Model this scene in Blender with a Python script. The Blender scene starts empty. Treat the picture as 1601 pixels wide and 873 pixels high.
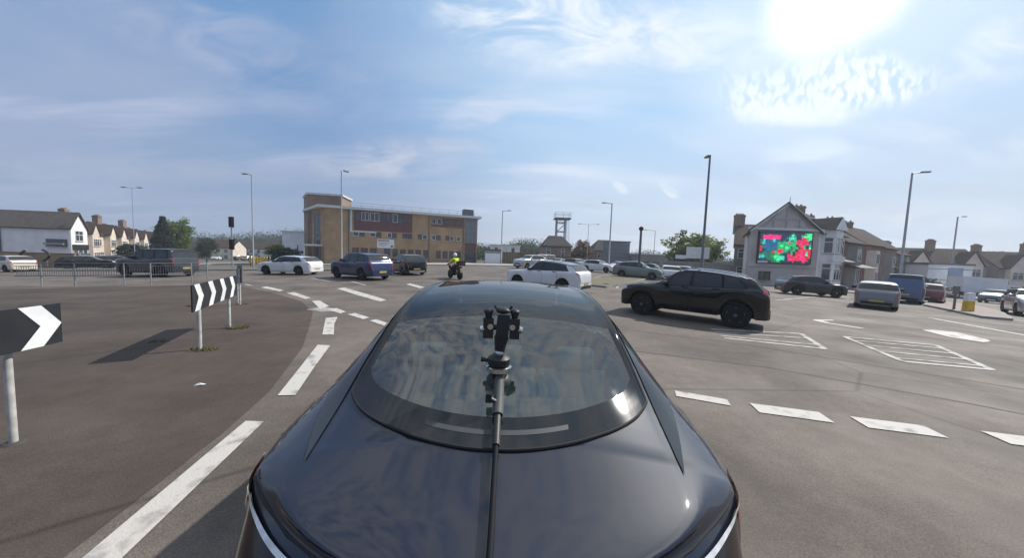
import bpy, bmesh, math, random
from math import sin, cos, pi, radians, sqrt, exp, atan2
from mathutils import Vector, Matrix
random.seed(7)
SC = bpy.context.scene
COL = SC.collection

# ------------------------------------------------------------------ camera
cam_d = bpy.data.cameras.new('camera'); cam = bpy.data.objects.new('camera', cam_d); COL.objects.link(cam)
cam_d.sensor_width = 36.0; cam_d.lens = 36.0 * 500 / 1601
cam_d.clip_start = 0.05; cam_d.clip_end = 6000
cam.matrix_world = Matrix.Translation((0, 0, 1.8)) @ Matrix.Rotation(radians(86), 4, 'X') @ Matrix.Rotation(radians(2.0), 4, 'Z')
SC.camera = cam
SC.view_settings.view_transform = 'Standard'; SC.view_settings.look = 'None'
SC.view_settings.exposure = 0.75; SC.view_settings.gamma = 1.0

# ------------------------------------------------------------------ sun and sky
SUN_AZ, SUN_EL = 62.0, 45.0        # degrees to the right of straight ahead, above the horizon
sd = bpy.data.lights.new('sun', 'SUN'); sun = bpy.data.objects.new('sun', sd); COL.objects.link(sun)
sd.energy = 3.05; sd.angle = radians(0.6); sd.color = (1.0, 0.95, 0.87)
to_sun = Vector((sin(radians(SUN_AZ)) * cos(radians(SUN_EL)), cos(radians(SUN_AZ)) * cos(radians(SUN_EL)), sin(radians(SUN_EL))))
sun.rotation_euler = to_sun.to_track_quat('Z', 'Y').to_euler()

GLARE_DIR = (0.583, 0.629, 0.514)          # direction of the glare painted into the sky, apart from the sun lamp
W = bpy.data.worlds.new('World'); SC.world = W; W.use_nodes = True
def world_sky():
    nt = W.node_tree; N = nt.nodes; L = nt.links
    bg = next(n for n in N if n.type == 'BACKGROUND')
    def nd(t, **k):
        n = N.new(t)
        for a, b in k.items(): setattr(n, a, b)
        return n
    def setin(s, v):
        if isinstance(v, bpy.types.NodeSocket): L.new(v, s)
        else: s.default_value = v
    def math_(op, a, b=0.0, c=0.0, clamp=False):
        n = nd('ShaderNodeMath', operation=op, use_clamp=clamp)
        for i, v in enumerate((a, b, c)): setin(n.inputs[i], v)
        return n.outputs[0]
    def mix(f, a, b, mode='MIX'):
        n = nd('ShaderNodeMix', data_type='RGBA', blend_type=mode)
        setin(n.inputs[0], f); setin(n.inputs[6], a); setin(n.inputs[7], b)
        return n.outputs[2]
    def ramp(f, lo, hi):
        n = nd('ShaderNodeMapRange', interpolation_type='SMOOTHSTEP')
        setin(n.inputs[0], f); n.inputs[1].default_value = lo; n.inputs[2].default_value = hi
        return n.outputs[0]
    def noise(vec, scale, detail=5, rough=.55, dist=0.0):
        n = nd('ShaderNodeTexNoise'); L.new(vec, n.inputs['Vector'])
        n.inputs['Scale'].default_value = scale; n.inputs['Detail'].default_value = detail
        n.inputs['Roughness'].default_value = rough; n.inputs['Distortion'].default_value = dist
        return n.outputs['Fac']
    def mapping(vec, rot, sc, loc=(0, 0, 0)):
        n = nd('ShaderNodeMapping'); L.new(vec, n.inputs[0])
        n.inputs['Location'].default_value = loc; n.inputs['Rotation'].default_value = (0, 0, radians(rot)); n.inputs['Scale'].default_value = sc
        return n.outputs[0]
    sky = nd('ShaderNodeTexSky', sky_type='NISHITA'); sky.sun_disc = False
    sky.sun_elevation = radians(SUN_EL); sky.sun_rotation = radians(SUN_AZ)
    sky.air_density = 1.0; sky.dust_density = 0.6; sky.ozone_density = 1.5
    tc = nd('ShaderNodeTexCoord').outputs['Generated']
    sep = nd('ShaderNodeSeparateXYZ'); L.new(tc, sep.inputs[0])
    x, y, z = sep.outputs
    den = math_('ADD', math_('MAXIMUM', z, 0.0), 0.14)
    cmb = nd('ShaderNodeCombineXYZ'); L.new(math_('DIVIDE', x, den), cmb.inputs[0]); L.new(math_('DIVIDE', y, den), cmb.inputs[1])
    p = cmb.outputs[0]                                              # a cloud deck overhead
    yy = math_('MAXIMUM', y, 0.02)
    cq = nd('ShaderNodeCombineXYZ'); L.new(math_('DIVIDE', x, yy), cq.inputs[0]); L.new(math_('DIVIDE', z, yy), cq.inputs[1])
    q = cq.outputs[0]
    ahead = ramp(y, 0.05, 0.3)
    sv = nd('ShaderNodeVectorMath', operation='DOT_PRODUCT'); L.new(tc, sv.inputs[0]); sv.inputs[1].default_value = GLARE_DIR
    dot = math_('MAXIMUM', sv.outputs['Value'], 0.0)
    near = ramp(dot, 0.35, 0.97)                                    # towards the painted glare
    col = mix(0.84, sky.outputs[0], (1.7, 3.1, 5.5, 1))
    col = mix(math_('MULTIPLY', near, 0.85), col, (4.7, 6.6, 8.9, 1))
    hcol = mix(ramp(dot, 0.3, 0.9), (3.1, 3.75, 4.95, 1), (5.9, 6.25, 6.8, 1))
    col = mix(math_('MULTIPLY', ramp(z, 0.40, -0.02), 0.9), col, hcol)
    # broad veils
    veil = ramp(noise(mapping(p, 28, (0.5, 1.3, 1)), 0.8, 6, .55, .7), 0.40, 0.68)
    vcol = mix(near, (3.35, 4.0, 5.6, 1), (5.6, 6.9, 8.6, 1))
    col = mix(math_('MULTIPLY', veil, 0.74), col, vcol)
    # wispy cirrus
    cir = ramp(noise(mapping(p, -32, (0.5, 1.9, 1), (3.1, 1.7, 0)), 1.2, 7, .56, .6), 0.45, 0.78)
    band = ramp(noise(p, 0.5, 2, .5, .3), 0.38, 0.60)
    ccol = mix(near, (4.7, 5.2, 6.7, 1), (7.6, 8.2, 8.9, 1))
    col = mix(math_('MULTIPLY', math_('MULTIPLY', cir, band), 0.72), col, ccol)
    # mottled high cloud overhead, out of view, added for the car glass to reflect
    mot = ramp(noise(mapping(p, 20, (1.0, 1.5, 1), (7, 2, 0)), 15.0, 8, .66, .3), 0.32, 0.62)
    col = mix(math_('MULTIPLY', math_('MULTIPLY', mot, ramp(z, 0.62, 0.85)), 0.85), col, (8.6, 8.6, 8.4, 1))
    sq = nd('ShaderNodeSeparateXYZ'); L.new(q, sq.inputs[0])
    warp = math_('SUBTRACT', noise(q, 4.0, 4, .6), 0.5)
    def ellipse(cx, cz, ax, az, tilt, wob):
        dx = math_('SUBTRACT', sq.outputs[0], cx); dz = math_('SUBTRACT', sq.outputs[1], cz)
        dz2 = math_('SUBTRACT', dz, math_('MULTIPLY', dx, tilt))
        r2 = math_('ADD', math_('POWER', math_('ABSOLUTE', math_('DIVIDE', dx, ax)), 2.0), math_('POWER', math_('ABSOLUTE', math_('DIVIDE', dz2, az)), 2.0))
        return math_('ADD', r2, math_('MULTIPLY', warp, wob))
    clear = math_('MULTIPLY', ramp(ellipse(-.79, .72, .26, .13, .0, 1.2), 1.2, 0.0), ahead)
    col = mix(math_('MULTIPLY', clear, .75), col, (1.5, 3.0, 5.45, 1))
    wisp = ramp(noise(mapping(q, 24, (3.0, 8.0, 1)), 1.3, 6, .56, .8), 0.34, 0.68)
    wisp2 = ramp(noise(mapping(q, -48, (2.6, 7.0, 1), (2, 5, 0)), 1.3, 7, .6, .6), 0.36, 0.62)
    for cx, cz, ax, az, tl, cc, amt, tex in [(.12, .72, .48, .17, -.12, (7.8, 8.4, 9.0, 1), 1.0, wisp2), (-.34, .29, .26, .07, .12, (5.4, 5.7, 6.7, 1), .85, wisp), (-.09, .45, .15, .055, .35, (6.0, 6.6, 8.0, 1), .95, wisp),
                                         (.55, .66, .25, .10, -.05, (8.2, 8.6, 9.0, 1), .6, wisp2), (1.45, .67, .22, .12, .5, (8.3, 8.7, 9.2, 1), .6, wisp), (1.62, .42, .16, .05, .1, (8.2, 8.6, 9.0, 1), .7, wisp),
                                         (.9, .31, .17, .09, .1, (7.9, 8.6, 9.2, 1), .55, wisp2), (.32, .225, .03, .018, -.5, (8, 8.5, 9, 1), .8, wisp), (.475, .22, .04, .02, -.6, (8.6, 8.9, 9.2, 1), .9, wisp),
                                         (1.15, .165, .75, .045, .03, (7.0, 7.5, 8.1, 1), .6, wisp), (-1.2, .22, .8, .05, .02, (3.9, 4.4, 5.5, 1), .5, wisp), (-.9, .62, .6, .16, -.45, (3.9, 4.5, 6.1, 1), .55, wisp2)]:
        m = math_('MULTIPLY', ramp(ellipse(cx, cz, ax, az, tl, 1.8), 1.3, 0.0), ahead)
        col = mix(math_('MULTIPLY', math_('MULTIPLY', m, tex), amt), col, cc)
    # rippled cloud field below the painted glare
    wn = nd('ShaderNodeTexNoise'); L.new(q, wn.inputs['Vector']); wn.inputs['Scale'].default_value = 9; wn.inputs['Detail'].default_value = 3
    wv = nd('ShaderNodeVectorMath', operation='MULTIPLY_ADD'); L.new(wn.outputs['Color'], wv.inputs[0]); wv.inputs[1].default_value = (.07, .05, 0); L.new(q, wv.inputs[2])
    vo = nd('ShaderNodeTexVoronoi', feature='SMOOTH_F1'); L.new(mapping(wv.outputs[0], 38, (64, 30, 1)), vo.inputs['Vector']); vo.inputs['Scale'].default_value = 1.0; vo.inputs['Smoothness'].default_value = .6
    rip = math_('ADD', math_('SUBTRACT', 1.0, vo.outputs['Distance']), math_('MULTIPLY', math_('SUBTRACT', noise(q, 14, 4), .5), .5))
    m = math_('MULTIPLY', ramp(ellipse(0.93, 0.545, .34, .095, .12, 2.6), 1.3, 0.0), ahead)
    col = mix(math_('MULTIPLY', m, ramp(rip, 0.24, 0.62)), col, (9.0, 9.4, 9.6, 1))
    m2 = math_('MULTIPLY', ramp(ellipse(0.865, 0.462, .19, .04, .03, 2.6), 1.5, -.4), ahead)
    col = mix(math_('MULTIPLY', m2, .9), col, (9.4, 9.5, 9.6, 1))
    # white glare painted in as bright thin cloud, away from the sun lamp's direction
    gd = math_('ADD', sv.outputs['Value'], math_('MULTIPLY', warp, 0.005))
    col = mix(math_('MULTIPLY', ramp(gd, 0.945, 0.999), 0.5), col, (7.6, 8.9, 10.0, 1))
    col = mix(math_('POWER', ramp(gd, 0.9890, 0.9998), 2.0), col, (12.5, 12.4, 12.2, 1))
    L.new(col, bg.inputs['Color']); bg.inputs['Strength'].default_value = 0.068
world_sky()

# ------------------------------------------------------------------ helpers
def tag(o, label=None, cat=None, group=None, kind=None):
    if label: o['label'] = label
    if cat: o['category'] = cat
    if group: o['group'] = group
    if kind: o['kind'] = kind
    return o
def thing(name, label, cat, loc=(0, 0, 0), rz=0.0, group=None):
    o = bpy.data.objects.new(name, None); COL.objects.link(o)
    o.empty_display_size = 0.2
    o.location = loc; o.rotation_euler = (0, 0, rz)
    return tag(o, label, cat, group)
def kids(o): return [c for c in COL.objects if c.parent == o]
def copy_tree(o, kidmap):
    def rec(s, par):
        c = s.copy(); COL.objects.link(c); c.parent = par
        for ch in kidmap.get(s.name, []): rec(ch, c)
        return c
    return rec(o, None)
def kidmap_of(root):
    m = {}
    for o in COL.objects:
        if o.parent: m.setdefault(o.parent.name, []).append(o)
    return m

class MB:
    def __init__(s): s.v = []; s.f = []; s.m = []; s.T = Matrix.Identity(4); s.weld = False
    def add(s, vs, fs, mi=0):
        n = len(s.v); s.v += [s.T @ Vector(v) for v in vs]
        for f in fs: s.f.append([n + i for i in f]); s.m.append(mi)
    def box(s, x0, x1, y0, y1, z0, z1, mi=0):
        s.add([(x0, y0, z0), (x1, y0, z0), (x1, y1, z0), (x0, y1, z0), (x0, y0, z1), (x1, y0, z1), (x1, y1, z1), (x0, y1, z1)],
              [(0, 3, 2, 1), (4, 5, 6, 7), (0, 1, 5, 4), (1, 2, 6, 5), (2, 3, 7, 6), (3, 0, 4, 7)], mi); return s
    def tube(s, pts, rs, n=10, cap=True, mi=0):
        pts = [Vector(p) for p in pts]
        if not isinstance(rs, (list, tuple)): rs = [rs] * len(pts)
        vs = []; fs = []
        for i, p in enumerate(pts):
            t = (pts[min(i + 1, len(pts) - 1)] - pts[max(i - 1, 0)]).normalized()
            a = t.orthogonal().normalized() if i == 0 else (a - t * a.dot(t)).normalized()
            b = t.cross(a)
            for k in range(n):
                w = 2 * pi * k / n; vs.append(p + (a * cos(w) + b * sin(w)) * rs[i])
        for i in range(len(pts) - 1):
            for k in range(n):
                k2 = (k + 1) % n; fs.append((i * n + k, i * n + k2, (i + 1) * n + k2, (i + 1) * n + k))
        if cap: fs += [tuple(range(n))[::-1], tuple((len(pts) - 1) * n + k for k in range(n))]
        s.add(vs, fs, mi); return s
    def lathe(s, prof, M=None, n=20, mi=0):                       # prof: (r, h) along local z
        M = M or Matrix.Identity(4); vs = []; fs = []
        for r, hh in prof:
            for k in range(n): w = 2 * pi * k / n; vs.append(M @ Vector((r * cos(w), r * sin(w), hh)))
        for i in range(len(prof) - 1):
            for k in range(n):
                k2 = (k + 1) % n; fs.append((i * n + k, i * n + k2, (i + 1) * n + k2, (i + 1) * n + k))
        if prof[0][0] > 1e-4: fs.append(tuple(range(n))[::-1])
        if prof[-1][0] > 1e-4: fs.append(tuple((len(prof) - 1) * n + k for k in range(n)))
        s.add(vs, fs, mi); return s
    def prism(s, poly, d, mi=0):                                   # poly: 3-D points, extruded by vector d
        n = len(poly); d = Vector(d); vs = [Vector(p) for p in poly] + [Vector(p) + d for p in poly]
        fs = [tuple(range(n))[::-1], tuple(range(n, 2 * n))] + [(i, (i + 1) % n, n + (i + 1) % n, n + i) for i in range(n)]
        s.add(vs, fs, mi); return s
    def grid(s, f, nu, nv, skip=None, mi=0, flip=False):
        vs = [f(i / nu, j / nv) for i in range(nu + 1) for j in range(nv + 1)]; fs = []
        for i in range(nu):
            for j in range(nv):
                if skip and skip((i + .5) / nu, (j + .5) / nv): continue
                a = i * (nv + 1) + j; q = (a, a + nv + 1, a + nv + 2, a + 1)
                fs.append(q[::-1] if flip else q)
        s.add(vs, fs, mi); return s
    def ball(s, c, r, n=12, sc=(1, 1, 1), mi=0):
        c = Vector(c); prof = [(max(1e-5, r * sin(pi * i / 8)), -r * cos(pi * i / 8)) for i in range(9)]
        s.lathe(prof, Matrix.Translation(c) @ Matrix.Diagonal((*sc, 1)), n, mi); return s
    def mesh(s, name, mats, smooth=False, recalc=True, angle=40):
        me = bpy.data.meshes.new(name); me.from_pydata(s.v, [], s.f)
        mats = mats if isinstance(mats, (list, tuple)) else [mats]
        for m in mats: me.materials.append(m)
        if len(mats) > 1: me.polygons.foreach_set('material_index', s.m)
        if recalc:
            bm = bmesh.new(); bm.from_mesh(me); s.weld and bmesh.ops.remove_doubles(bm, verts=bm.verts, dist=1e-4); bmesh.ops.recalc_face_normals(bm, faces=bm.faces); bm.to_mesh(me); bm.free()
        if smooth:
            me.polygons.foreach_set('use_smooth', [True] * len(me.polygons))
            me.set_sharp_from_angle(angle=radians(angle))
        me.update(); return me
    def build(s, name, mats, parent=None, smooth=False, recalc=True, angle=40):
        o = bpy.data.objects.new(name, s.mesh(name, mats, smooth, recalc, angle)); COL.objects.link(o)
        if parent: o.parent = parent
        return o

def mat(name, c1, c2=None, rough=.7, scale=4.0, metal=0.0, bump=0.0, bscale=None, coat=0.0, spec=.5, detail=6, emit=None, lo=.35, hi=.65, stretch=None):
    m = bpy.data.materials.new(name); m.use_nodes = True
    nt = m.node_tree; N = nt.nodes; L = nt.links; b = N['Principled BSDF']
    b.inputs['Roughness'].default_value = rough; b.inputs['Metallic'].default_value = metal
    b.inputs['Coat Weight'].default_value = coat; b.inputs['Coat Roughness'].default_value = .04
    b.inputs['Specular IOR Level'].default_value = spec
    c2 = c2 or tuple(v * .82 for v in c1)
    tc = N.new('ShaderNodeTexCoord'); vec = tc.outputs['Object']
    if stretch:
        mp = N.new('ShaderNodeMapping'); L.new(vec, mp.inputs[0]); mp.inputs['Scale'].default_value = stretch; vec = mp.outputs[0]
    n = N.new('ShaderNodeTexNoise'); L.new(vec, n.inputs['Vector']); n.inputs['Scale'].default_value = scale; n.inputs['Detail'].default_value = detail
    mr = N.new('ShaderNodeMapRange'); L.new(n.outputs['Fac'], mr.inputs[0]); mr.inputs[1].default_value = lo; mr.inputs[2].default_value = hi
    mx = N.new('ShaderNodeMix'); mx.data_type = 'RGBA'; L.new(mr.outputs[0], mx.inputs[0])
    mx.inputs[6].default_value = (*c1, 1); mx.inputs[7].default_value = (*c2, 1)
    L.new(mx.outputs[2], b.inputs['Base Color'])
    if emit:
        L.new(mx.outputs[2], b.inputs['Emission Color']); b.inputs['Emission Strength'].default_value = emit
    if bump:
        n2 = N.new('ShaderNodeTexNoise'); L.new(vec, n2.inputs['Vector']); n2.inputs['Scale'].default_value = bscale or scale * 6; n2.inputs['Detail'].default_value = 4
        bp = N.new('ShaderNodeBump'); L.new(n2.outputs['Fac'], bp.inputs['Height']); bp.inputs['Strength'].default_value = bump; bp.inputs['Distance'].default_value = .02
        L.new(bp.outputs[0], b.inputs['Normal'])
    return m
def asphalt(name, c, tint, big=.25, rough=.82):
    """aggregate speckle, worn lighter wheel tracks, darker patches and fine cracks"""
    m = bpy.data.materials.new(name); m.use_nodes = True
    nt = m.node_tree; N = nt.nodes; L = nt.links; b = N['Principled BSDF']
    b.inputs['Specular IOR Level'].default_value = .30
    tc = N.new('ShaderNodeTexCoord').outputs['Object']
    def noise(s, d=5, dist=0, sc=None):
        n = N.new('ShaderNodeTexNoise'); v = tc
        if sc:
            mp = N.new('ShaderNodeMapping'); L.new(tc, mp.inputs[0]); mp.inputs['Scale'].default_value = sc; mp.inputs['Rotation'].default_value = (0, 0, radians(35)); v = mp.outputs[0]
        L.new(v, n.inputs['Vector']); n.inputs['Scale'].default_value = s; n.inputs['Detail'].default_value = d; n.inputs['Distortion'].default_value = dist; return n.outputs['Fac']
    def rng(f, a, b_, lo, hi):
        r = N.new('ShaderNodeMapRange'); L.new(f, r.inputs[0]); r.inputs[1].default_value = a; r.inputs[2].default_value = b_; r.inputs[3].default_value = lo; r.inputs[4].default_value = hi; return r.outputs[0]
    def mul(a, b_):
        n = N.new('ShaderNodeMath'); n.operation = 'MULTIPLY'; L.new(a, n.inputs[0]); L.new(b_, n.inputs[1]); return n.outputs[0]
    def mix(f, a, b_):
        n = N.new('ShaderNodeMix'); n.data_type = 'RGBA'; L.new(f, n.inputs[0])
        for i, v in ((6, a), (7, b_)):
            if isinstance(v, tuple): n.inputs[i].default_value = (*v, 1)
            else: L.new(v, n.inputs[i])
        return n.outputs[2]
    base = mix(rng(noise(.12, 4, .6), .35, .65, 0, 1), c, tint)
    f = mul(mul(rng(noise(.55, 6, .4), .3, .7, 1 - big, 1 + big), rng(noise(5, 5), .3, .7, .90, 1.10)), mul(rng(noise(95, 2), .3, .7, .72, 1.28), rng(noise(.5, 4, .3, (.18, 1.6, 1)), .35, .65, .90, 1.08)))
    vor = N.new('ShaderNodeTexVoronoi'); vor.feature = 'DISTANCE_TO_EDGE'; L.new(tc, vor.inputs['Vector']); vor.inputs['Scale'].default_value = .16
    crack = rng(vor.outputs['Distance'], 0.0, .006, .62, 1.0)
    f = mul(f, crack)
    vm = N.new('ShaderNodeVectorMath'); vm.operation = 'SCALE'; L.new(base, vm.inputs[0]); L.new(f, vm.inputs['Scale'])
    L.new(vm.outputs[0], b.inputs['Base Color'])
    L.new(rng(noise(.8, 4), .3, .7, rough - .12, rough + .05), b.inputs['Roughness'])
    bp = N.new('ShaderNodeBump'); L.new(noise(110, 3), bp.inputs['Height']); bp.inputs['Strength'].default_value = .35; bp.inputs['Distance'].default_value = .01
    L.new(bp.outputs[0], b.inputs['Normal'])
    return m
def brick_mat(name, c1, c2, mortar, scale=1.0):
    m = bpy.data.materials.new(name); m.use_nodes = True
    nt = m.node_tree; N = nt.nodes; L = nt.links; b = N['Principled BSDF']; b.inputs['Roughness'].default_value = .85
    tc = N.new('ShaderNodeTexCoord').outputs['Object']
    sp = N.new('ShaderNodeSeparateXYZ'); L.new(tc, sp.inputs[0]); ad = N.new('ShaderNodeMath'); ad.operation = 'ADD'; L.new(sp.outputs[0], ad.inputs[0]); L.new(sp.outputs[1], ad.inputs[1])
    cb = N.new('ShaderNodeCombineXYZ'); L.new(ad.outputs[0], cb.inputs[0]); L.new(sp.outputs[2], cb.inputs[1])
    br = N.new('ShaderNodeTexBrick'); L.new(cb.outputs[0], br.inputs['Vector']); br.inputs['Scale'].default_value = scale
    br.inputs['Brick Width'].default_value = .225; br.inputs['Row Height'].default_value = .075; br.inputs['Mortar Size'].default_value = .008
    br.inputs['Color1'].default_value = (*c1, 1); br.inputs['Color2'].default_value = (*c2, 1); br.inputs['Mortar'].default_value = (*mortar, 1)
    n = N.new('ShaderNodeTexNoise'); L.new(tc, n.inputs['Vector']); n.inputs['Scale'].default_value = .7; n.inputs['Detail'].default_value = 6
    mr = N.new('ShaderNodeMapRange'); L.new(n.outputs['Fac'], mr.inputs[0]); mr.inputs[1].default_value = .3; mr.inputs[2].default_value = .7; mr.inputs[3].default_value = .78; mr.inputs[4].default_value = 1.15
    vm = N.new('ShaderNodeVectorMath'); vm.operation = 'SCALE'; L.new(br.outputs['Color'], vm.inputs[0]); L.new(mr.outputs[0], vm.inputs['Scale'])
    L.new(vm.outputs[0], b.inputs['Base Color']); return m
def tile_mat(name, c1, c2):
    m = mat(name, c1, c2, .9, 2.0, bump=.5, bscale=9, spec=.08); return m

M = {}
M['road'] = asphalt('asphalt road', (.130, .108, .092), (.108, .093, .081), .34)
M['island'] = asphalt('brown worn asphalt', (.077, .057, .046), (.062, .049, .041), .24, .88)
M['patch'] = mat('tar seam', (.045, .042, .042), (.06, .056, .055), .8, 3)
M['paint'] = mat('worn white road paint', (.46, .435, .405), (.20, .188, .175), .75, 5.0, bump=.3, bscale=60, lo=.52, hi=.70, detail=10)
M['paintw'] = mat('half worn white road paint', (.42, .405, .385), (.17, .16, .15), .78, 4.0, bump=.3, bscale=60, lo=.46, hi=.66, detail=10)
M['paintf'] = mat('faded white road paint', (.34, .325, .31), (.13, .125, .12), .8, 2.6, bump=.3, bscale=60, lo=.45, hi=.68)
M['kerb'] = mat('concrete kerb', (.30, .285, .26), (.21, .20, .185), .85, 2, bump=.2)
M['pave'] = mat('pink grey paving', (.25, .19, .175), (.19, .16, .15), .85, 1.2, bump=.2)
M['grass'] = mat('dry verge grass', (.150, .130, .085), (.10, .095, .055), .95, 1.5, bump=.8, bscale=30)
M['land'] = mat('distant land', (.10, .105, .075), (.07, .08, .055), .95, .05)
M['glass'] = mat('dark car glass', (.026, .030, .035), (.034, .038, .042), .03, 2, spec=.5)
M['wglass'] = mat('window glass', (.04, .048, .055), (.06, .068, .075), .06, 1.0, spec=.7)
M['tyre'] = mat('tyre rubber', (.011, .011, .012), (.016, .016, .017), .85, 20, spec=.25)
M['alloy'] = mat('alloy rim', (.34, .34, .35), (.28, .28, .29), .3, 6, metal=.85)
M['blackrim'] = mat('black alloy', (.13, .13, .135), (.10, .10, .105), .3, 6, metal=.6)
M['trim'] = mat('black plastic', (.014, .014, .015), (.02, .02, .02), .6, 12, spec=.25)
M['chrome'] = mat('bright trim', (.6, .6, .6), (.5, .5, .5), .18, 6, metal=1.0)
M['redlamp'] = mat('red lamp lens', (.46, .016, .022), (.32, .012, .018), .15, 20, coat=.8)
M['lamp'] = mat('clear lamp lens', (.62, .64, .66), (.45, .47, .5), .12, 30, coat=.8)
M['plate_y'] = mat('yellow number plate', (.44, .35, .12), (.38, .30, .10), .4, 5)
M['plate_w'] = mat('white number plate', (.72, .72, .70), (.66, .66, .64), .4, 5)
M_SPEC = {'midnight paint': .15}
def paint(name, c, metal=.3, rough=.32, dirt=.86):
    return mat(name, c, tuple(v * dirt for v in c), rough, 1.3, metal=metal, coat=1.0, lo=.3, hi=.7, spec=M_SPEC.get(name, .5))
M['p_hero'] = paint('midnight paint', (.014, .018, .034), .05, .45, .8)
M['p_white'] = paint('white paint', (.70, .71, .72), 0)
M['p_cream'] = paint('cream white paint', (.66, .58, .50), 0)
M['p_blue'] = paint('blue metallic paint', (.010, .024, .090), .35)
M['p_black'] = mat('black paint', (.004, .005, .008), (.0035, .0045, .007), .16, 1.3, coat=.7, spec=.3)
M['p_dgrey'] = paint('dark grey paint', (.05, .054, .062), .5)
M['p_grey'] = paint('grey paint', (.17, .17, .178), .6)
M['p_silver'] = paint('silver paint', (.42, .43, .44), .6)
M['p_green'] = paint('grey green paint', (.14, .19, .185), .5)
M['p_dark'] = paint('charcoal paint', (.022, .026, .031), .4)
M['p_red'] = paint('dark red paint', (.17, .035, .03), .3)
M['p_vblue'] = paint('van blue paint', (.045, .085, .19), .3)
M['sign_black'] = mat('sign black', (.014, .016, .02), (.02, .022, .026), .45, 6)
M['sign_white'] = mat('sign white', (.72, .73, .73), (.58, .59, .6), .5, 5, lo=.45, hi=.75)
M['sign_back'] = mat('sign grey back', (.16, .165, .17), (.12, .125, .13), .5, 5, metal=.4)
M['galv'] = mat('galvanised steel', (.38, .385, .39), (.27, .275, .28), .5, 14, metal=.55, bump=.1)
M['galvd'] = mat('weathered steel', (.14, .15, .165), (.10, .108, .12), .55, 9, metal=.5)
M['polewhite'] = mat('weathered white post', (.52, .51, .48), (.36, .35, .32), .6, 12)
M['yellow'] = mat('yellow plastic', (.68, .42, .02), (.50, .31, .02), .5, 5)
M['hiviz'] = mat('hi-viz yellow fabric', (.66, .78, .02), (.5, .62, .02), .8, 12, bump=.3)
M['helmet'] = mat('white helmet', (.74, .74, .72), (.68, .68, .66), .25, 5, coat=.6)
M['cloth'] = mat('dark riding clothes', (.02, .022, .028), (.03, .032, .04), .85, 20, bump=.2)
M['skin'] = mat('skin', (.48, .30, .22), (.42, .26, .19), .55, 20)
M['bark'] = mat('bark', (.07, .052, .038), (.045, .035, .027), .9, 8, bump=.5)
def leaf(name, a, b):
    m = mat(name, a, b, .7, .9, lo=.3, hi=.7, spec=.25)
    nt = m.node_tree; N = nt.nodes; L = nt.links; p = N['Principled BSDF']; out = next(n for n in N if n.type == 'OUTPUT_MATERIAL')
    tr = N.new('ShaderNodeBsdfTranslucent'); src = p.inputs['Base Color'].links[0].from_socket
    hs = N.new('ShaderNodeHueSaturation'); hs.inputs['Value'].default_value = 1.5; L.new(src, hs.inputs['Color']); L.new(hs.outputs[0], tr.inputs[0])
    mx = N.new('ShaderNodeMixShader'); mx.inputs[0].default_value = .45; L.new(p.outputs[0], mx.inputs[1]); L.new(tr.outputs[0], mx.inputs[2]); L.new(mx.outputs[0], out.inputs[0])
    return m
M['leaf1'] = leaf('leaves mid green', (.125, .165, .04), (.075, .11, .028))
M['leaf2'] = leaf('leaves bright green', (.20, .25, .045), (.13, .18, .03))
M['leaf3'] = leaf('conifer needles', (.04, .062, .045), (.026, .042, .032))
M['leaf4'] = leaf('bronze leaves', (.12, .072, .04), (.08, .05, .03))
M['leaf5'] = leaf('far leaves', (.06, .08, .045), (.042, .06, .034))
M['brick_tan'] = brick_mat('tan brick', (.45, .275, .135), (.37, .22, .105), (.38, .30, .21))
M['brick_brown'] = brick_mat('brown brick', (.27, .165, .105), (.20, .125, .085), (.3, .25, .2))
M['brick_red'] = brick_mat('red brick', (.24, .09, .06), (.18, .065, .045), (.25, .21, .18))
M['rooflight'] = tile_mat('grey brown tile', (.135, .118, .105), (.10, .088, .08))
M['maroon'] = mat('maroon cladding', (.15, .06, .055), (.12, .05, .048), .5, 2)
M['render_w'] = mat('white painted wall', (.78, .78, .78), (.68, .68, .69), .8, .8)
M['render_c'] = mat('cream render', (.68, .58, .48), (.56, .48, .40), .85, .8)
M['render_p'] = mat('pub grey render', (.50, .45, .435), (.39, .35, .34), .85, .6, bump=.1)
M['render_g'] = mat('grey render', (.25, .232, .225), (.19, .178, .172), .85, .6, bump=.1)
M['tanwall'] = mat('tan boundary wall', (.36, .26, .145), (.27, .19, .11), .85, .7)
M['roof'] = tile_mat('brown roof tile', (.075, .052, .044), (.055, .040, .036))
M['roofd'] = tile_mat('dark slate', (.07, .066, .066), (.05, .048, .048))
M['fascia'] = mat('white fascia', (.66, .66, .65), (.55, .55, .54), .6, 2)
M['felt'] = mat('roof felt', (.09, .09, .09), (.07, .07, .07), .9, 2)
M['concrete'] = mat('pale concrete', (.33, .325, .31), (.25, .245, .235), .85, .8)
M['clad_grey'] = mat('blue grey cladding', (.17, .19, .215), (.14, .158, .18), .6, 1.5)
M['wood'] = mat('brown fence boards', (.15, .095, .055), (.10, .065, .04), .85, 1.2)
M['awn'] = mat('dark awning', (.03, .03, .035), (.045, .045, .05), .7, 4)
M['led_frame'] = mat('screen cabinet', (.015, .015, .016), (.02, .02, .02), .5, 4)

# ------------------------------------------------------------------ ground shape: a gently crowned junction
def gz(X, Y=None):
    z = -3.0 * (1 - exp(-X * X / 4200.0))
    if Y is not None:
        t = min(1.0, max(0.0, (Y - 12) / 32.0)); z += .36 * t * t * (3 - 2 * t) * exp(-((X - 4) / 26.0) ** 2)
    return z
def gp(X, Y, dz=0.0): return Vector((X, Y, gz(X, Y) + dz))

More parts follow.
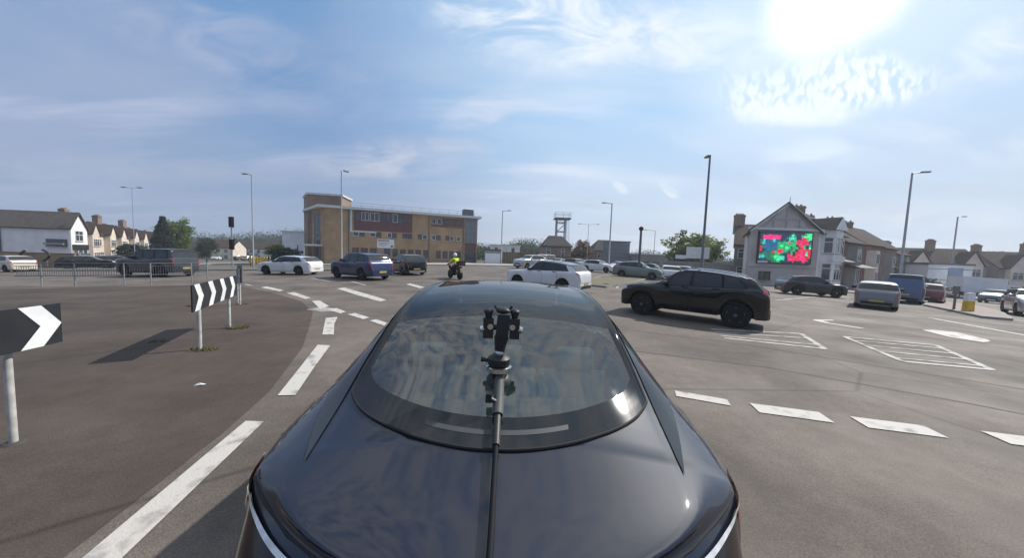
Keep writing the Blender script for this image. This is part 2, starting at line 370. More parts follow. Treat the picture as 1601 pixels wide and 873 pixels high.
def sheet(name, xs, ys, dz, m, kind='structure'):
    b = MB()
    b.add([(x, y, gz(x, y) + dz) for x in xs for y in ys],
          [(i * len(ys) + j, (i + 1) * len(ys) + j, (i + 1) * len(ys) + j + 1, i * len(ys) + j + 1) for i in range(len(xs) - 1) for j in range(len(ys) - 1)])
    return tag(b.build(name, m, smooth=True, recalc=False), kind=kind)
def span(a, b, n): return [a + (b - a) * i / n for i in range(n + 1)]
far = [-3000, -1500, -800, -400, -250, -160]
sheet('ground', far + span(-120, 120, 60) + [-v for v in far[::-1]], [-400, -150, -60] + span(-40, 90, 44) + [110, 140, 200, 300, 500, 1000, 3500], -.03, M['land'])
road = sheet('road', span(-100, 105, 137), span(-16, 74, 60), 0.0, M['road'])
road['label'] = 'grey asphalt of the wide junction'

def star_sheet(name, c, bd, dz, m, rings=16, kerb=0.0, parent=None):
    """filled outline, draped on the ground; kerb > 0 raises it behind a kerb face"""
    pts = []
    for i in range(len(bd)):
        a, d = Vector((*bd[i], 0)), Vector((*bd[(i + 1) % len(bd)], 0)); n = max(1, int((d - a).length / 1.2))
        pts += [a.lerp(d, k / n) for k in range(n)]
    c = Vector((*c, 0)); b = MB(); n = len(pts); vs = []; fs = []
    for r in range(rings + 1):
        for p in pts:
            w = c.lerp(p, max(.002, r / rings)); vs.append((w.x, w.y, gz(w.x, w.y) + dz + kerb))
    for r in range(rings):
        for k in range(n): k2 = (k + 1) % n; fs.append((r * n + k, (r + 1) * n + k, (r + 1) * n + k2, r * n + k2))
    b.add(vs, fs)
    o = tag(b.build(name, m, parent, smooth=False), kind='structure')
    if kerb:
        kb = MB()
        for k in range(n):
            p, p2 = pts[k], pts[(k + 1) % n]
            q, q2 = p + (p - c).normalized() * .14, p2 + (p2 - c).normalized() * .14
            z1, z2 = gz(p.x, p.y), gz(p2.x, p2.y); t = kerb + .006
            kb.add([(p.x, p.y, z1 + t), (p2.x, p2.y, z2 + t), (q2.x, q2.y, z2 + t), (q.x, q.y, z1 + t), (q2.x, q2.y, z2 - .05), (q.x, q.y, z1 - .05)], [(0, 1, 2, 3), (3, 2, 4, 5)])
        ko = kb.build('kerb', M['kerb'], o); ko['kind'] = 'structure'
    return o
star_sheet('traffic_island', (-11, 8.5), [(-23.5, 12.9), (-21.65, 13.43), (-19.29, 14.04), (-17.4, 15.1), (-15.6, 15.9), (-13.0, 15.4), (-10.2, 13.5), (-7.5, 11.3), (-5.75, 9.2), (-4.55, 7.1), (-3.8, 5.75), (-3.0, 3.9), (-2.75, 3.0), (-2.5, 1.7), (-2.4, 0.4), (-2.7, -2), (-5, -4.5), (-14, -4), (-23, 0)], .004, M['island'], 20)
star_sheet('grass_verge', (-31, 31.6), [(-46, 29.6), (-16, 29.2), (-14.8, 30.2), (-16, 32.2), (-46, 34)], .006, M['grass'], 5, .12)
star_sheet('central_reserve', (8.6, 28), [(4.6, 21.6), (6.0, 20.2), (9.5, 25.0), (13.8, 32.0), (12.6, 34.2), (8.5, 30)], .006, M['grass'], 6, .12)
star_sheet('splitter_island', (27.6, 19.6), [(22.2, 15.0), (23.2, 14.7), (27.6, 17.9), (34, 23.2), (35.5, 26), (33, 25.2), (26.5, 20.3)], .006, M['pave'], 6, .11)
star_sheet('fire_station_forecourt', (-18, 52), [(-40, 47.5), (-20, 45.5), (8, 49), (9, 53), (0, 62), (-40, 60)], .006, M['concrete'], 6, .1)
star_sheet('pavement', (40, 36), [(24.5, 33.4), (33.5, 31.2), (38, 32.4), (60, 45), (64, 53), (40, 42), (24.5, 40)], .006, M['pave'], 6, .12)
star_sheet('far_pavement', (62, 52), [(52, 43.5), (66, 43.2), (88, 50), (96, 62), (70, 64)], .006, M['pave'], 6, .12)
star_sheet('left_pavement', (-66, 50), [(-95, 39.5), (-60.5, 41.2), (-46, 62), (-40, 74), (-60, 74), (-96, 60)], .006, M['pave'], 6, .12)

# ------------------------------------------------------------------ road markings (parts of the road)
def mark(poly, m='paint', dz=.009, name='road_marking'):
    b = MB(); n = len(poly); b.add([(x, y, gz(x, y) + dz) for x, y in poly], [tuple(range(n))])
    o = b.build(name, M[m], road, recalc=False)
    if o.data.polygons[0].normal.z < 0: o.data.flip_normals()
    return o
def stripe(p0, p1, w, m='paint', dz=.009, name='road_marking'):
    p0, p1 = Vector(p0), Vector(p1); n = max(1, int((p1 - p0).length / 2.0)); t = (p1 - p0).normalized(); s = Vector((-t.y, t.x)) * w / 2
    b = MB()
    for k in range(n):
        a, c = p0.lerp(p1, k / n), p0.lerp(p1, (k + 1) / n)
        q = [a - s, c - s, c + s, a + s]
        b.add([(v.x, v.y, gz(v.x, v.y) + dz) for v in q], [(0, 1, 2, 3)])
    return b.build(name, M[m], road, recalc=False)
# dashed edge line round the island
for poly in [[(-2.71, 3.2), (-2.52, 3.2), (-2.15, 1.62), (-2.12, .7), (-2.33, .7), (-2.37, 1.62)],
             [(-2.82, 3.8), (-2.62, 3.83), (-2.98, 4.78), (-3.4, 5.95), (-3.65, 5.97), (-3.2, 4.8)],
             [(-4.94, 8.45), (-4.72, 8.62), (-4.34, 7.78), (-3.78, 6.75), (-4.01, 6.72), (-4.53, 7.68)],
             [(-7.1, 11.3), (-6.95, 11.5), (-5.95, 10.35), (-5.85, 9.72)],
             [(-5.65, 9.75), (-5.5, 10.0), (-4.91, 9.42), (-4.89, 9.1)], [(-4.67, 9.04), (-4.56, 9.25), (-3.87, 8.68), (-3.92, 8.41)], [(-3.69, 8.27), (-3.6, 8.46), (-3.0, 7.93), (-3.1, 7.73)],
             [(-9.4, 13.28), (-9.36, 13.69), (-7.64, 12.09), (-7.6, 11.73)], [(-12.0, 15.2), (-12.1, 15.68), (-10.23, 14.29), (-10.07, 13.79)],
             [(-8.45, 15.38), (-8.34, 15.85), (-6.3, 13.75), (-4.73, 12.05), (-4.8, 11.6), (-6.5, 13.3)], [(-6.03, 18.2), (-6.0, 18.75), (-4.63, 16.95), (-4.71, 16.4)]]:
    mark(poly)
mark([(-6.1, 10.2), (-5.55, 9.95), (-5.25, 9.45), (-5.55, 9.3), (-6.2, 9.6)], 'paintf', .0075, 'paint_smear')
for a, c in [((-13.9, 16.6), (-12.9, 15.8)), ((-9.8, 19.3), (-7.9, 17.2)), ((-24, 17.3), (-17.3, 19.4)), ((-29.5, 15.9), (-26, 16.8)), ((-34, 18), (-30, 19.1)), ((-21, 23.5), (-12, 25.0)), ((-6.5, 24.4), (-2.2, 25.2)), ((-13.2, 21.0), (-10.8, 18.9)), ((-30, 25.4), (-24, 26.3)),
             ((9.0, 26.8), (6.6, 20.0)), ((-1.5, 30.5), (6, 31)), ((-9, 33), (-3, 33.4)), ((14.6, 17.6), (22.0, 22.7)), ((22.6, 22.9), (28.5, 24.4))]:
    stripe(a, c, .16, 'paintf')
# give-way dashes to the right of the car
for a, c in [((2.30, 4.28), (2.88, 4.05)), ((3.12, 3.93), (3.85, 3.74)), ((4.15, 3.66), (4.85, 3.5)), ((5.42, 3.43), (6.05, 3.29)), ((6.5, 3.2), (7.2, 3.05))]:
    stripe(a, c, .20 if a[0] < 3 else .27)
mark([(10.9, 11.4), (11.7, 11.55), (11.6, 11.35), (11.05, 11.2), (10.85, 10.75), (11.25, 10.05), (11.05, 9.95), (10.62, 10.7), (10.68, 11.2)])
mark([(13.4, 10.3), (13.9, 10.45), (14.4, 10.2), (13.9, 9.2), (13.55, 8.9), (13.1, 8.75), (12.9, 9.3)])
stripe((18.1, 13.7), (16.9, 10.35), .22)
stripe((23.5, 11.5), (20.8, 13.2), .2, 'paintf')
# two hatched areas
def hatch(quad, k):
    A, B, C, D = [Vector(p) for p in quad]                          # A-B far edge, D-C near edge
    for p, q in ((A, B), (B, C), (C, D)): stripe(p, q, .12, 'paintw')
    for i in range(k):
        t = (i + .8) / (k + .3); stripe(A.lerp(D, t), B.lerp(C, t), .09, 'paintw')
hatch([(5.55, 8.75), (8.0, 8.7), (7.1, 7.1), (5.25, 7.75)], 2)
hatch([(9.05, 8.55), (10.85, 8.05), (9.32, 6.06), (7.95, 6.35)], 4)
stripe((9.05, 8.55), (7.95, 6.35), .11, 'paintw', dz=.0105)
for pts in ([(3.2, 8.2), (5.5, 7.1), (7.5, 5.6), (9.5, 4.2)], [(2.5, 6.3), (4.6, 5.6), (6.4, 4.4), (7.6, 3.4)], [(9.5, 9.4), (12, 9.0), (15, 8.2)]):
    for a, c in zip(pts, pts[1:]): stripe(a, c, .05, 'patch', .003, 'tar_seam')
stripe((-7, 3.4), (-4.9, 2.9), .03, 'patch', .007, 'tar_seam')

# ------------------------------------------------------------------ generic car
def pchip(pts):
    xs = [p[0] for p in pts]; ys = [p[1] for p in pts]; n = len(xs)
    hh = [xs[i + 1] - xs[i] for i in range(n - 1)]; dl = [(ys[i + 1] - ys[i]) / hh[i] for i in range(n - 1)]
    m = [dl[0]] + [0 if dl[i - 1] * dl[i] <= 0 else 2 * dl[i - 1] * dl[i] / (dl[i - 1] + dl[i]) for i in range(1, n - 1)] + [dl[-1]]
    def f(x):
        if x <= xs[0]: return ys[0]
        if x >= xs[-1]: return ys[-1]
        i = max(k for k in range(n - 1) if xs[k] <= x); t = (x - xs[i]) / hh[i]
        return (2 * t**3 - 3 * t * t + 1) * ys[i] + (t**3 - 2 * t * t + t) * hh[i] * m[i] + (-2 * t**3 + 3 * t * t) * ys[i + 1] + (t**3 - t * t) * hh[i] * m[i + 1]
    return f
PROF = {
 'hatch': [(0, .40), (.01, .52), (.05, .60), (.14, .655), (.25, .69), (.29, .715), (.44, .965), (.52, 1.0), (.70, .985), (.85, .93), (.885, .90), (.955, .69), (.985, .62), (.995, .5), (1, .36)],
 'suv': [(0, .38), (.01, .55), (.05, .625), (.14, .665), (.24, .69), (.28, .715), (.42, .955), (.50, 1.0), (.75, .985), (.88, .945), (.91, .91), (.965, .69), (.985, .63), (.995, .5), (1, .36)],
 'coupe_suv': [(0, .38), (.01, .52), (.05, .60), (.14, .645), (.25, .675), (.29, .70), (.44, .965), (.52, 1.0), (.68, .975), (.86, .90), (.90, .865), (.95, .70), (.985, .64), (.995, .5), (1, .36)],
 'sedan': [(0, .4), (.01, .5), (.05, .585), (.14, .645), (.26, .69), (.30, .715), (.45, .97), (.53, 1), (.66, .975), (.74, .915), (.85, .755), (.90, .735), (.975, .71), (.99, .6), (1, .38)],
 'van': [(0, .32), (.01, .40), (.04, .49), (.10, .535), (.17, .57), (.20, .60), (.32, .94), (.38, .99), (.5, 1), (.9, .995), (.965, .975), (.985, .86), (.995, .5), (1, .28)],
 'boxy': [(0, .36), (.008, .55), (.04, .635), (.14, .66), (.25, .675), (.285, .70), (.38, .955), (.44, .995), (.7, 1.0), (.90, .99), (.95, .965), (.985, .68), (.99, .62), (.996, .5), (1, .34)],
}
WIN = {  # windscreen, rear window, roof panel, side windows (bottom front, bottom rear, top front, top rear)
 'hatch': ((.30, .44), (.865, .95), (.47, .84), [(.335, .52, .43, .53), (.54, .72, .545, .715), (.735, .86, .73, .80)]),
 'suv': ((.29, .42), (.90, .962), (.45, .87), [(.325, .50, .415, .51), (.52, .70, .525, .70), (.72, .88, .715, .85)]),
 'coupe_suv': ((.30, .44), (.875, .948), (.46, .85), [(.33, .52, .43, .53), (.54, .72, .545, .715), (.735, .86, .73, .81)]),
 'sedan': ((.31, .45), (.73, .85), (.48, .70), [(.345, .53, .44, .54), (.55, .70, .555, .68), (.715, .77, .70, .715)]),
 'van': ((.205, .32), (.966, .986), (.4, .95), [(.24, .38, .315, .38), (.40, .64, .40, .64), (.66, .93, .66, .93)]),
 'boxy': ((.29, .38), (.952, .984), (.42, .93), [(.315, .50, .38, .50), (.52, .70, .52, .70), (.72, .93, .72, .91)]),
}
BELT = {'hatch': (.63, .69), 'suv': (.635, .685), 'coupe_suv': (.62, .70), 'sedan': (.645, .70), 'van': (.55, .57), 'boxy': (.63, .655)}
PLAN = pchip([(0, .74), (.03, .82), (.08, .89), (.18, .95), (.35, .98), (.7, 1.0), (9, 1.0)])
VS = [0, .5, 1, 1.7, 2.4, 3, 3.5, 4, 4.5, 5, 5.7, 6.4, 7, 7.5, 8, 8.6, 9.3, 10]
class Shape:
    def __init__(s, kind, L, Wd, H, wb=.6, R=.33, sill=.2):
        s.L, s.W, s.H, s.R, s.sill = L, Wd, H, R, sill
        s.cache = {}
        s.top = pchip([(u, v * H) for u, v in PROF[kind]]); s.belt = BELT[kind]
        s.wx = (.185, .185 + wb); s.x0, s.x1 = 0.0, 1.0
        s.tum = .16 if kind in ('van', 'boxy') else .27
    def zb(s, u):
        z = s.sill
        for w in s.wx:
            d = (u - w) * s.L; Ra = s.R + .055
            if abs(d) < Ra: z = max(z, s.R + sqrt(Ra * Ra - d * d) - .01)
        return z
    def hw(s, u):
        return s.W / 2 * PLAN(min(u, 1 - u) * s.L)
    def ring(s, u):
        r = s.cache.get(u)
        if r is None: r = s.cache[u] = s.ring_(u)
        return r
    def ring_(s, u):
        w = s.hw(u); zt = s.top(u); zb = s.zb(u); bl = (s.belt[0] + (s.belt[1] - s.belt[0]) * u) * s.H
        zs = min(bl, zt - .035); zb = min(zb, zs - .05)
        hgt = max(0.0, zt - zs - .035); zr = zt - .012 - .055 * min(1, hgt / .35)
        yr = w * .95 - hgt * s.tum - .02
        mid = zs - zb
        return [(w * .93, zb), (w * .965, zb + .02), (w * .99, zb + mid * .35), (w, zb + mid * .68), (w * .99, zs - mid * .06), (w * .955, zs),
                ((w * .955 + yr) / 2 + .012 * min(1, hgt / .3), (zs + zr) / 2), (yr, zr), (yr * .93, zr + .5 * (zt - zr)), (yr * .6, zt - .008), (0, zt)]
    def pt(s, u, v, side=1):                                        # local: +x forwards, u = 0 at the nose
        r = s.ring(u); i = min(9, int(v)); t = v - i
        P = [Vector(r[max(0, min(10, k))]) for k in (i - 1, i, i + 1, i + 2)]
        c = .5 * ((2 * P[1]) + (-P[0] + P[2]) * t + (2 * P[0] - 5 * P[1] + 4 * P[2] - P[3]) * t * t + (-P[0] + 3 * P[1] - 3 * P[2] + P[3]) * t**3)
        return Vector((s.L / 2 - u * s.L, max(0, c.x) * side, c.y))
    def off(s, u, v, side, o):
        e = .004; a = s.pt(min(1, u + e), v, side) - s.pt(max(0, u - e), v, side); v0, v1 = max(0, v - .05), min(10, v + .05)
        c = s.pt(u, v1, side) - s.pt(u, v0, side); n = a.cross(c)
        if n.length < 1e-9: n = Vector((0, 0, 1))
        n.normalize(); p = s.pt(u, v, side)
        if n.dot(p - Vector((p.x * .8, 0, s.H * .35))) < 0: n = -n
        return p + n * o

def patch(s, f, o, nu=8, nv=4, sides=(1, -1)):
    """sheet lying o metres proud of the body; f(a, b) -> (u, v)"""
    b = MB(); b.weld = True
    for sd_ in sides: b.grid(lambda i, j: s.off(*f(i, j), sd_, o), nu, nv)
    return b
def wheel_mesh(R, w, rimmat, key, cache={}):
    if key in cache: return cache[key]
    t = MB(); Q = Matrix.Rotation(-pi / 2, 4, 'X')                   # axis along +y
    r = R * .66
    t.lathe([(r, -w / 2 + .01), (R * .9, -w / 2), (R * .985, -w / 2 + .03), (R, -w / 4), (R, w / 4), (R * .985, w / 2 - .03), (R * .9, w / 2), (r, w / 2 - .01)], Q, 28)
    m = MB(); m.lathe([(.02, w * .02), (r * .98, w * .02), (r * .97, w * .08), (.03, w * .08)], Q, 28, 1); m.lathe([(r * .98, w * .05), (r * 1.0, w * .5 - .012), (r * .91, w * .5 - .018), (r * .90, w * .09)], Q, 28)
    for k in range(5):
        a = 2 * pi * k / 5; m.T = Matrix.Rotation(a, 4, 'Y')
        m.add([(-.028, w * .2, 0), (.028, w * .2, 0), (.045, w * .2, r * .93), (-.045, w * .2, r * .93), (-.022, w * .42, 0), (.022, w * .42, 0), (.034, w * .46, r * .93), (-.034, w * .46, r * .93)],
              [(0, 1, 2, 3), (4, 7, 6, 5), (0, 4, 5, 1), (1, 5, 6, 2), (2, 6, 7, 3), (3, 7, 4, 0)])
    m.T = Matrix.Identity(4); m.lathe([(.055, w * .15), (.055, w * .45), (.03, w * .48)], Q, 14)
    cache[key] = (t.mesh('tyre', M['tyre'], True), m.mesh('rim', [rimmat, M['tyre']], True))
    return cache[key]
def add_wheels(s, root, rim, wid=.23):
    tm, rm = wheel_mesh(s.R, wid, rim, (round(s.R, 2), rim.name))
    for w in s.wx:
        for sd_ in (1, -1):
            o = bpy.data.objects.new('wheel', tm); COL.objects.link(o); o.parent = root
            o.location = (s.L / 2 - w * s.L, sd_ * (s.W / 2 - wid / 2 - .025), s.R)
            if sd_ < 0: o.rotation_euler = (0, 0, pi)
            r = bpy.data.objects.new('rim', rm); COL.objects.link(r); r.parent = o
def stations(s, n=40):
    us = set(k / n for k in range(n + 1)) | {.002, .006, .012, .02, .035, .965, .98, .988, .994, .998}
    for w in s.wx:
        for k in range(-8, 9): us.add(w + (s.R + .055) / s.L * sin(k * pi / 16) * .9999)
    return sorted(u for u in us if 0 <= u <= 1)
def orient(root, X, Y, head):
    """stand on the ground, nose along compass vector head"""
    z0 = gz(X, Y); e = .6
    n = Vector((-(gz(X + e, Y) - gz(X - e, Y)) / (2 * e), -(gz(X, Y + e) - gz(X, Y - e)) / (2 * e), 1)).normalized()
    fx = Vector((head[0], head[1], 0)); fx = (fx - n * fx.dot(n)).normalized(); fy = n.cross(fx)
    root.matrix_world = Matrix(((fx.x, fy.x, n.x, X), (fx.y, fy.y, n.y, Y), (fx.z, fy.z, n.z, z0 + .004), (0, 0, 0, 1)))

def car(name, label, cat, kind, X, Y, head, pm, L=4.4, Wd=1.82, H=1.6, R=.34, sill=.22, wb=.61, rim='alloy', roofm=None, rails=False, clad=None, lights_on=False, group=None, detail=True, blind=False):
    root = thing(name, label, cat, group=group); orient(root, X, Y, head)
    s = Shape(kind, L, Wd, H, wb, R, sill); us = stations(s)
    b = MB()
    for sd_ in (1, -1):
        vs = [s.pt(u, v, sd_) for u in us for v in VS]; nv = len(VS); fs = []
        for i in range(len(us) - 1):
            for j in range(nv - 1): a = i * nv + j; fs.append((a, a + nv, a + nv + 1, a + 1))
        b.add(vs, fs)
    for e in (0, len(us) - 1):                                       # nose and tail faces
        l = [s.pt(us[e], v, 1) for v in VS]; r = [s.pt(us[e], v, -1) for v in VS]; b.add(l + r[::-1], [tuple(range(2 * len(VS)))])
    body = b.build('body', M[pm], root, True, angle=38)
    ub = MB(); hw = Wd / 2 - .28; ub.box(-L / 2 + .2, L / 2 - .2, -hw, hw, sill * .95, H * .42); ub.build('underbody', M['trim'], root)
    add_wheels(s, root, M[rim])
    ws, rw, rp, sw = WIN[kind]
    lerp = lambda a, c, t: a + (c - a) * t
    patch(s, lambda i, j: (lerp(ws[0] + .012, ws[1], i), lerp(7.25, 10, j)), .005, 8, 6).build('windscreen', M['glass'], root, True)
    if not blind or kind != 'van':
        patch(s, lambda i, j: (lerp(rw[0], rw[1], i), lerp(7.3, 10, j)), .006, 8, 6).build('rear_window', M['glass'], root, True)
    a, z = sw[0], sw[-1]
    for sd_ in (1, -1): patch(s, lambda i, j: (lerp(lerp(a[0] - .012, z[1] + .012, i), lerp(a[2] - .01, z[3] + .01, i), j), lerp(5.12, 6.92, j)), .003, 22, 5, (sd_,)).build('window_trim', M['trim'], root, True)
    for k, (b0, b1, t0, t1) in enumerate(sw):
        if blind and k: continue
        for sd_ in (1, -1):
            patch(s, lambda i, j: (lerp(lerp(b0, b1, i), lerp(t0, t1, i), j), lerp(5.25, 6.8, j)), .007, 7, 5, (sd_,)).build('side_window', M['glass'], root, True)
    if roofm: patch(s, lambda i, j: (lerp(rp[0] - .03, rp[1] + .02, i), lerp(7.0, 10, j)), .004, 14, 8).build('roof_panel', M[roofm], root, True)
    for sd_ in (1, -1):
        patch(s, lambda i, j: (lerp(.004, .062, i), lerp(3.6, 4.85, j)), .006, 8, 4, (sd_,)).build('headlight', M['lamp'], root, True)
        patch(s, lambda i, j: (lerp(.999, .952, i), lerp(3.95, 4.92, j)), .007, 8, 4, (sd_,)).build('tail_light', M['redlamp'], root, True)
    lz = lambda u: s.ring(u)[4][1]
    # lower trim, bumpers, plates, grille
    c = M[clad or 'trim']
    for sd_ in (1, -1): patch(s, lambda i, j: (lerp(.012, .988, i), lerp(0, 1.15, j)), .004, 60, 2, (sd_,)).build('sill_trim', c, root, True)
    bb = MB(); wr = s.hw(.0) * .92; bb.box(-L / 2 - .012, -L / 2 + .05, -wr, wr, sill + .02, sill + .17); bb.build('rear_bumper', c, root)
    bb = MB(); bb.box(-L / 2 - .006, -L / 2 + .03, -wr * .98, wr * .98, H * .345, H * .352); bb.build('bumper_seam', M['trim'], root)
    bb = MB(); bb.box(L / 2 - .05, L / 2 + .01, -wr, wr, sill + .03, sill + .2); bb.build('front_bumper', c, root)
    bb = MB(); bb.box(L / 2 - .05, L / 2 + .012, -wr * .62, wr * .62, H * .30, H * .385); bb.build('grille', M['trim'], root)
    bb = MB(); bb.box(L / 2, L / 2 + .022, -.26, .26, H * .215, H * .285); bb.build('number_plate', M['plate_w'], root)
    bb = MB(); bb.box(-L / 2 - .02, -L / 2 + .02, -.26, .26, H * .27, H * .34); bb.build('number_plate', M['plate_y'], root)
    for sd_ in (1, -1):
        um = sw[0][0] + .035; p = s.pt(um, 5.25, sd_)
        mm = MB(); mm.ball(p + Vector((.02, sd_ * .12, .07)), .11, 10, (.75, 1.05, .72)); mm.tube([p, p + Vector((.02, sd_ * .1, .05))], .025, 6)
        mm.build('door_mirror', M['trim'] if roofm or clad else M[pm], root, True)
        if detail:
            for w in (sw[0], sw[1]) if kind != 'van' or not blind else (sw[0],):
                u = w[1] - .03; hp = s.off(u, 4.25, sd_, .012)
                hb = MB(); hb.box(hp.x - .09, hp.x + .09, hp.y - .014, hp.y + .014, hp.z - .014, hp.z + .014); hb.build('door_handle', M['chrome'] if rim == 'alloy' else M['trim'], root)
                un = w[1] + .008
                patch(s, lambda i, j: (lerp(un - .0012, un + .0012, i), lerp(1.2, 5.1, j)), .003, 1, 10, (sd_,)).build('door_seam', M['tyre'], root)
    if rails:
        for sd_ in (1, -1):
            rb = MB(); rb.tube([s.off(lerp(rp[0], rp[1], k / 8), 7.7, sd_, .045 if 0 < k < 8 else .0) for k in range(9)], .02, 6); rb.build('roof_rail', M['chrome'] if rails == 'c' else M['trim'], root, True)
    if kind in ('suv', 'hatch', 'coupe_suv', 'boxy'):
        sp = MB(); sp.grid(lambda i, j: s.off(lerp(rp[1] + .015, rw[0] + .012, i), lerp(7.4, 10, j), 1, .028), 2, 5); sp.grid(lambda i, j: s.off(lerp(rp[1] + .015, rw[0] + .012, i), lerp(7.4, 10, j), -1, .028), 2, 5)
        sp.build('spoiler', M[roofm or pm], root, True)
    return root

# ------------------------------------------------------------------ the car the camera rides on
HT = [  # metres ahead of the camera: centre height, rail half-width, rail height, shoulder half-width, shoulder height
 (.72, .985, .02, .972, .03, .955), (.735, .987, .15, .97, .165, .953), (.77, .992, .27, .972, .30, .952), (.82, 1.005, .41, .977, .44, .954), (.90, 1.028, .56, .992, .595, .962),
 (1.0, 1.058, .66, 1.012, .735, .968), (1.06, 1.078, .67, 1.026, .81, .972), (1.14, 1.108, .675, 1.045, .885, .978), (1.3, 1.185, .69, 1.085, .93, .995), (1.445, 1.268, .695, 1.14, .95, 1.01),
 (1.6, 1.355, .68, 1.245, .955, 1.02), (1.79, 1.45, .645, 1.385, .955, 1.02), (1.95, 1.512, .635, 1.455, .955, 1.02), (2.18, 1.555, .62, 1.505, .955, 1.015), (2.5, 1.578, .605, 1.532, .955, 1.01), (2.72, 1.580, .60, 1.535, .955, 1.005),
 (3.2, 1.555, .60, 1.515, .955, 1.0), (3.6, 1.46, .62, 1.41, .95, .985), (4.0, 1.28, .67, 1.23, .945, .965), (4.4, 1.09, .76, 1.05, .94, .945), (4.8, 1.0, .80, .965, .92, .90), (5.15, .90, .74, .865, .86, .81), (5.35, .78, .62, .745, .74, .68), (5.42, .62, .5, .6, .6, .54)]
HF = [pchip([(r[0], r[k]) for r in HT]) for k in range(1, 6)]
HB = pchip([(.72, .38), (.735, .52), (.77, .64), (.82, .72), (.9, .79), (1.0, .85), (1.06, .875), (1.14, .91), (1.3, .955), (1.6, .975), (2.2, .6), (6, .5)])
class Hero:
    L, W, H, R, sill = 4.7, 1.98, 1.58, .35, .2
    def __init__(s): s.wx = (1.62, 4.5); s.cache = {}
    def ring(s, d):
        r = s.cache.get(d)
        if r is None:
            zc, yr, zr, ys, zs = (f(d) for f in HF); zb = .24
            for w in s.wx:
                if abs(d - w) < .41: zb = max(zb, .35 + sqrt(.41**2 - (d - w)**2) - .01)
            zb = min(zb, zs - .1); mid = zs - zb; fl = min(.045, ys * .2)
            wb = max(ys + fl, HB(d)); r = [(wb * .97, zb), (wb * .985, zb + .02), (wb, zb + mid * .4), (wb, zb + mid * .70), (ys + (wb - ys) * .62, zs - .085), (ys, zs - .008),
                 (ys * .45 + yr * .55 + .012, zs * .45 + zr * .55 + .006), (yr, zr), (yr * .9, zr + .19 * (zc - zr)), (yr * .55, zr + .70 * (zc - zr)), (0, zc)]
            s.cache[d] = r
        return r
    def pt(s, d, v, side=1):
        r = s.ring(d); i = min(9, int(v)); t = v - i
        P = [Vector(r[max(0, min(10, k))]) for k in (i - 1, i, i + 1)] + [Vector(r[i + 2]) if i + 2 <= 10 else Vector((-r[9][0], r[9][1]))]
        c = .5 * ((2 * P[1]) + (-P[0] + P[2]) * t + (2 * P[0] - 5 * P[1] + 4 * P[2] - P[3]) * t * t + (-P[0] + 3 * P[1] - 3 * P[2] + P[3]) * t**3)
        return Vector((max(0, c.x) * side, d, c.y))
    def top(s, x, d):                                                # upper skin above a plan point
        yr = HF[1](d); a = min(1, abs(x) / yr); lo, hi = 7.0, 10.0
        for _ in range(26):
            m = (lo + hi) / 2
            if s.pt(d, m).x > a * yr: lo = m
            else: hi = m
        return s.pt(d, (lo + hi) / 2).z
    def off(s, d, v, side, o):
        e = .008; a = s.pt(d + e, v, side) - s.pt(d - e, v, side); c = s.pt(d, min(10, v + .06), side) - s.pt(d, max(0, v - .06), side)
        n = a.cross(c); p = s.pt(d, v, side)
        if n.length < 1e-9: n = Vector((0, 0, 1))
        n.normalize()
        if n.dot(p - Vector((0, 2.6, .55))) < 0: n = -n
        return p + n * o
def hero_glass(nm, tint, refl):
    m = bpy.data.materials.new(nm); m.use_nodes = True; nt = m.node_tree; N = nt.nodes; L = nt.links
    out = next(n for n in N if n.type == 'OUTPUT_MATERIAL'); N.remove(N['Principled BSDF'])
    tr = N.new('ShaderNodeBsdfTransparent'); tr.inputs[0].default_value = (tint[0], tint[1], tint[2], 1)
    gl = N.new('ShaderNodeBsdfGlossy'); gl.inputs['Roughness'].default_value = .02
    fr = N.new('ShaderNodeFresnel'); fr.inputs[0].default_value = 1.55
    ad = N.new('ShaderNodeMath'); ad.operation = 'ADD'; L.new(fr.outputs[0], ad.inputs[0]); ad.inputs[1].default_value = refl
    mx = N.new('ShaderNodeMixShader'); L.new(ad.outputs[0], mx.inputs[0]); L.new(tr.outputs[0], mx.inputs[1]); L.new(gl.outputs[0], mx.inputs[2])
    L.new(mx.outputs[0], out.inputs[0]); return m
M['hglass'] = hero_glass('tinted rear glass', (.72, .80, .76), .12); M['rglass'] = hero_glass('dark roof glass', (.28, .31, .33), .05)
M['frit'] = mat('black edged glass', (.010, .011, .014), (.013, .015, .018), .06, 2, spec=.5)
M['seat'] = mat('pale seat leather', (.34, .38, .355), (.27, .31, .29), .6, 4)
M['shelf'] = mat('grey parcel shelf', (.26, .29, .275), (.2, .23, .215), .9, 20)
M['pillar'] = mat('pale cabin lining', (.44, .46, .44), (.38, .40, .385), .9, 4)
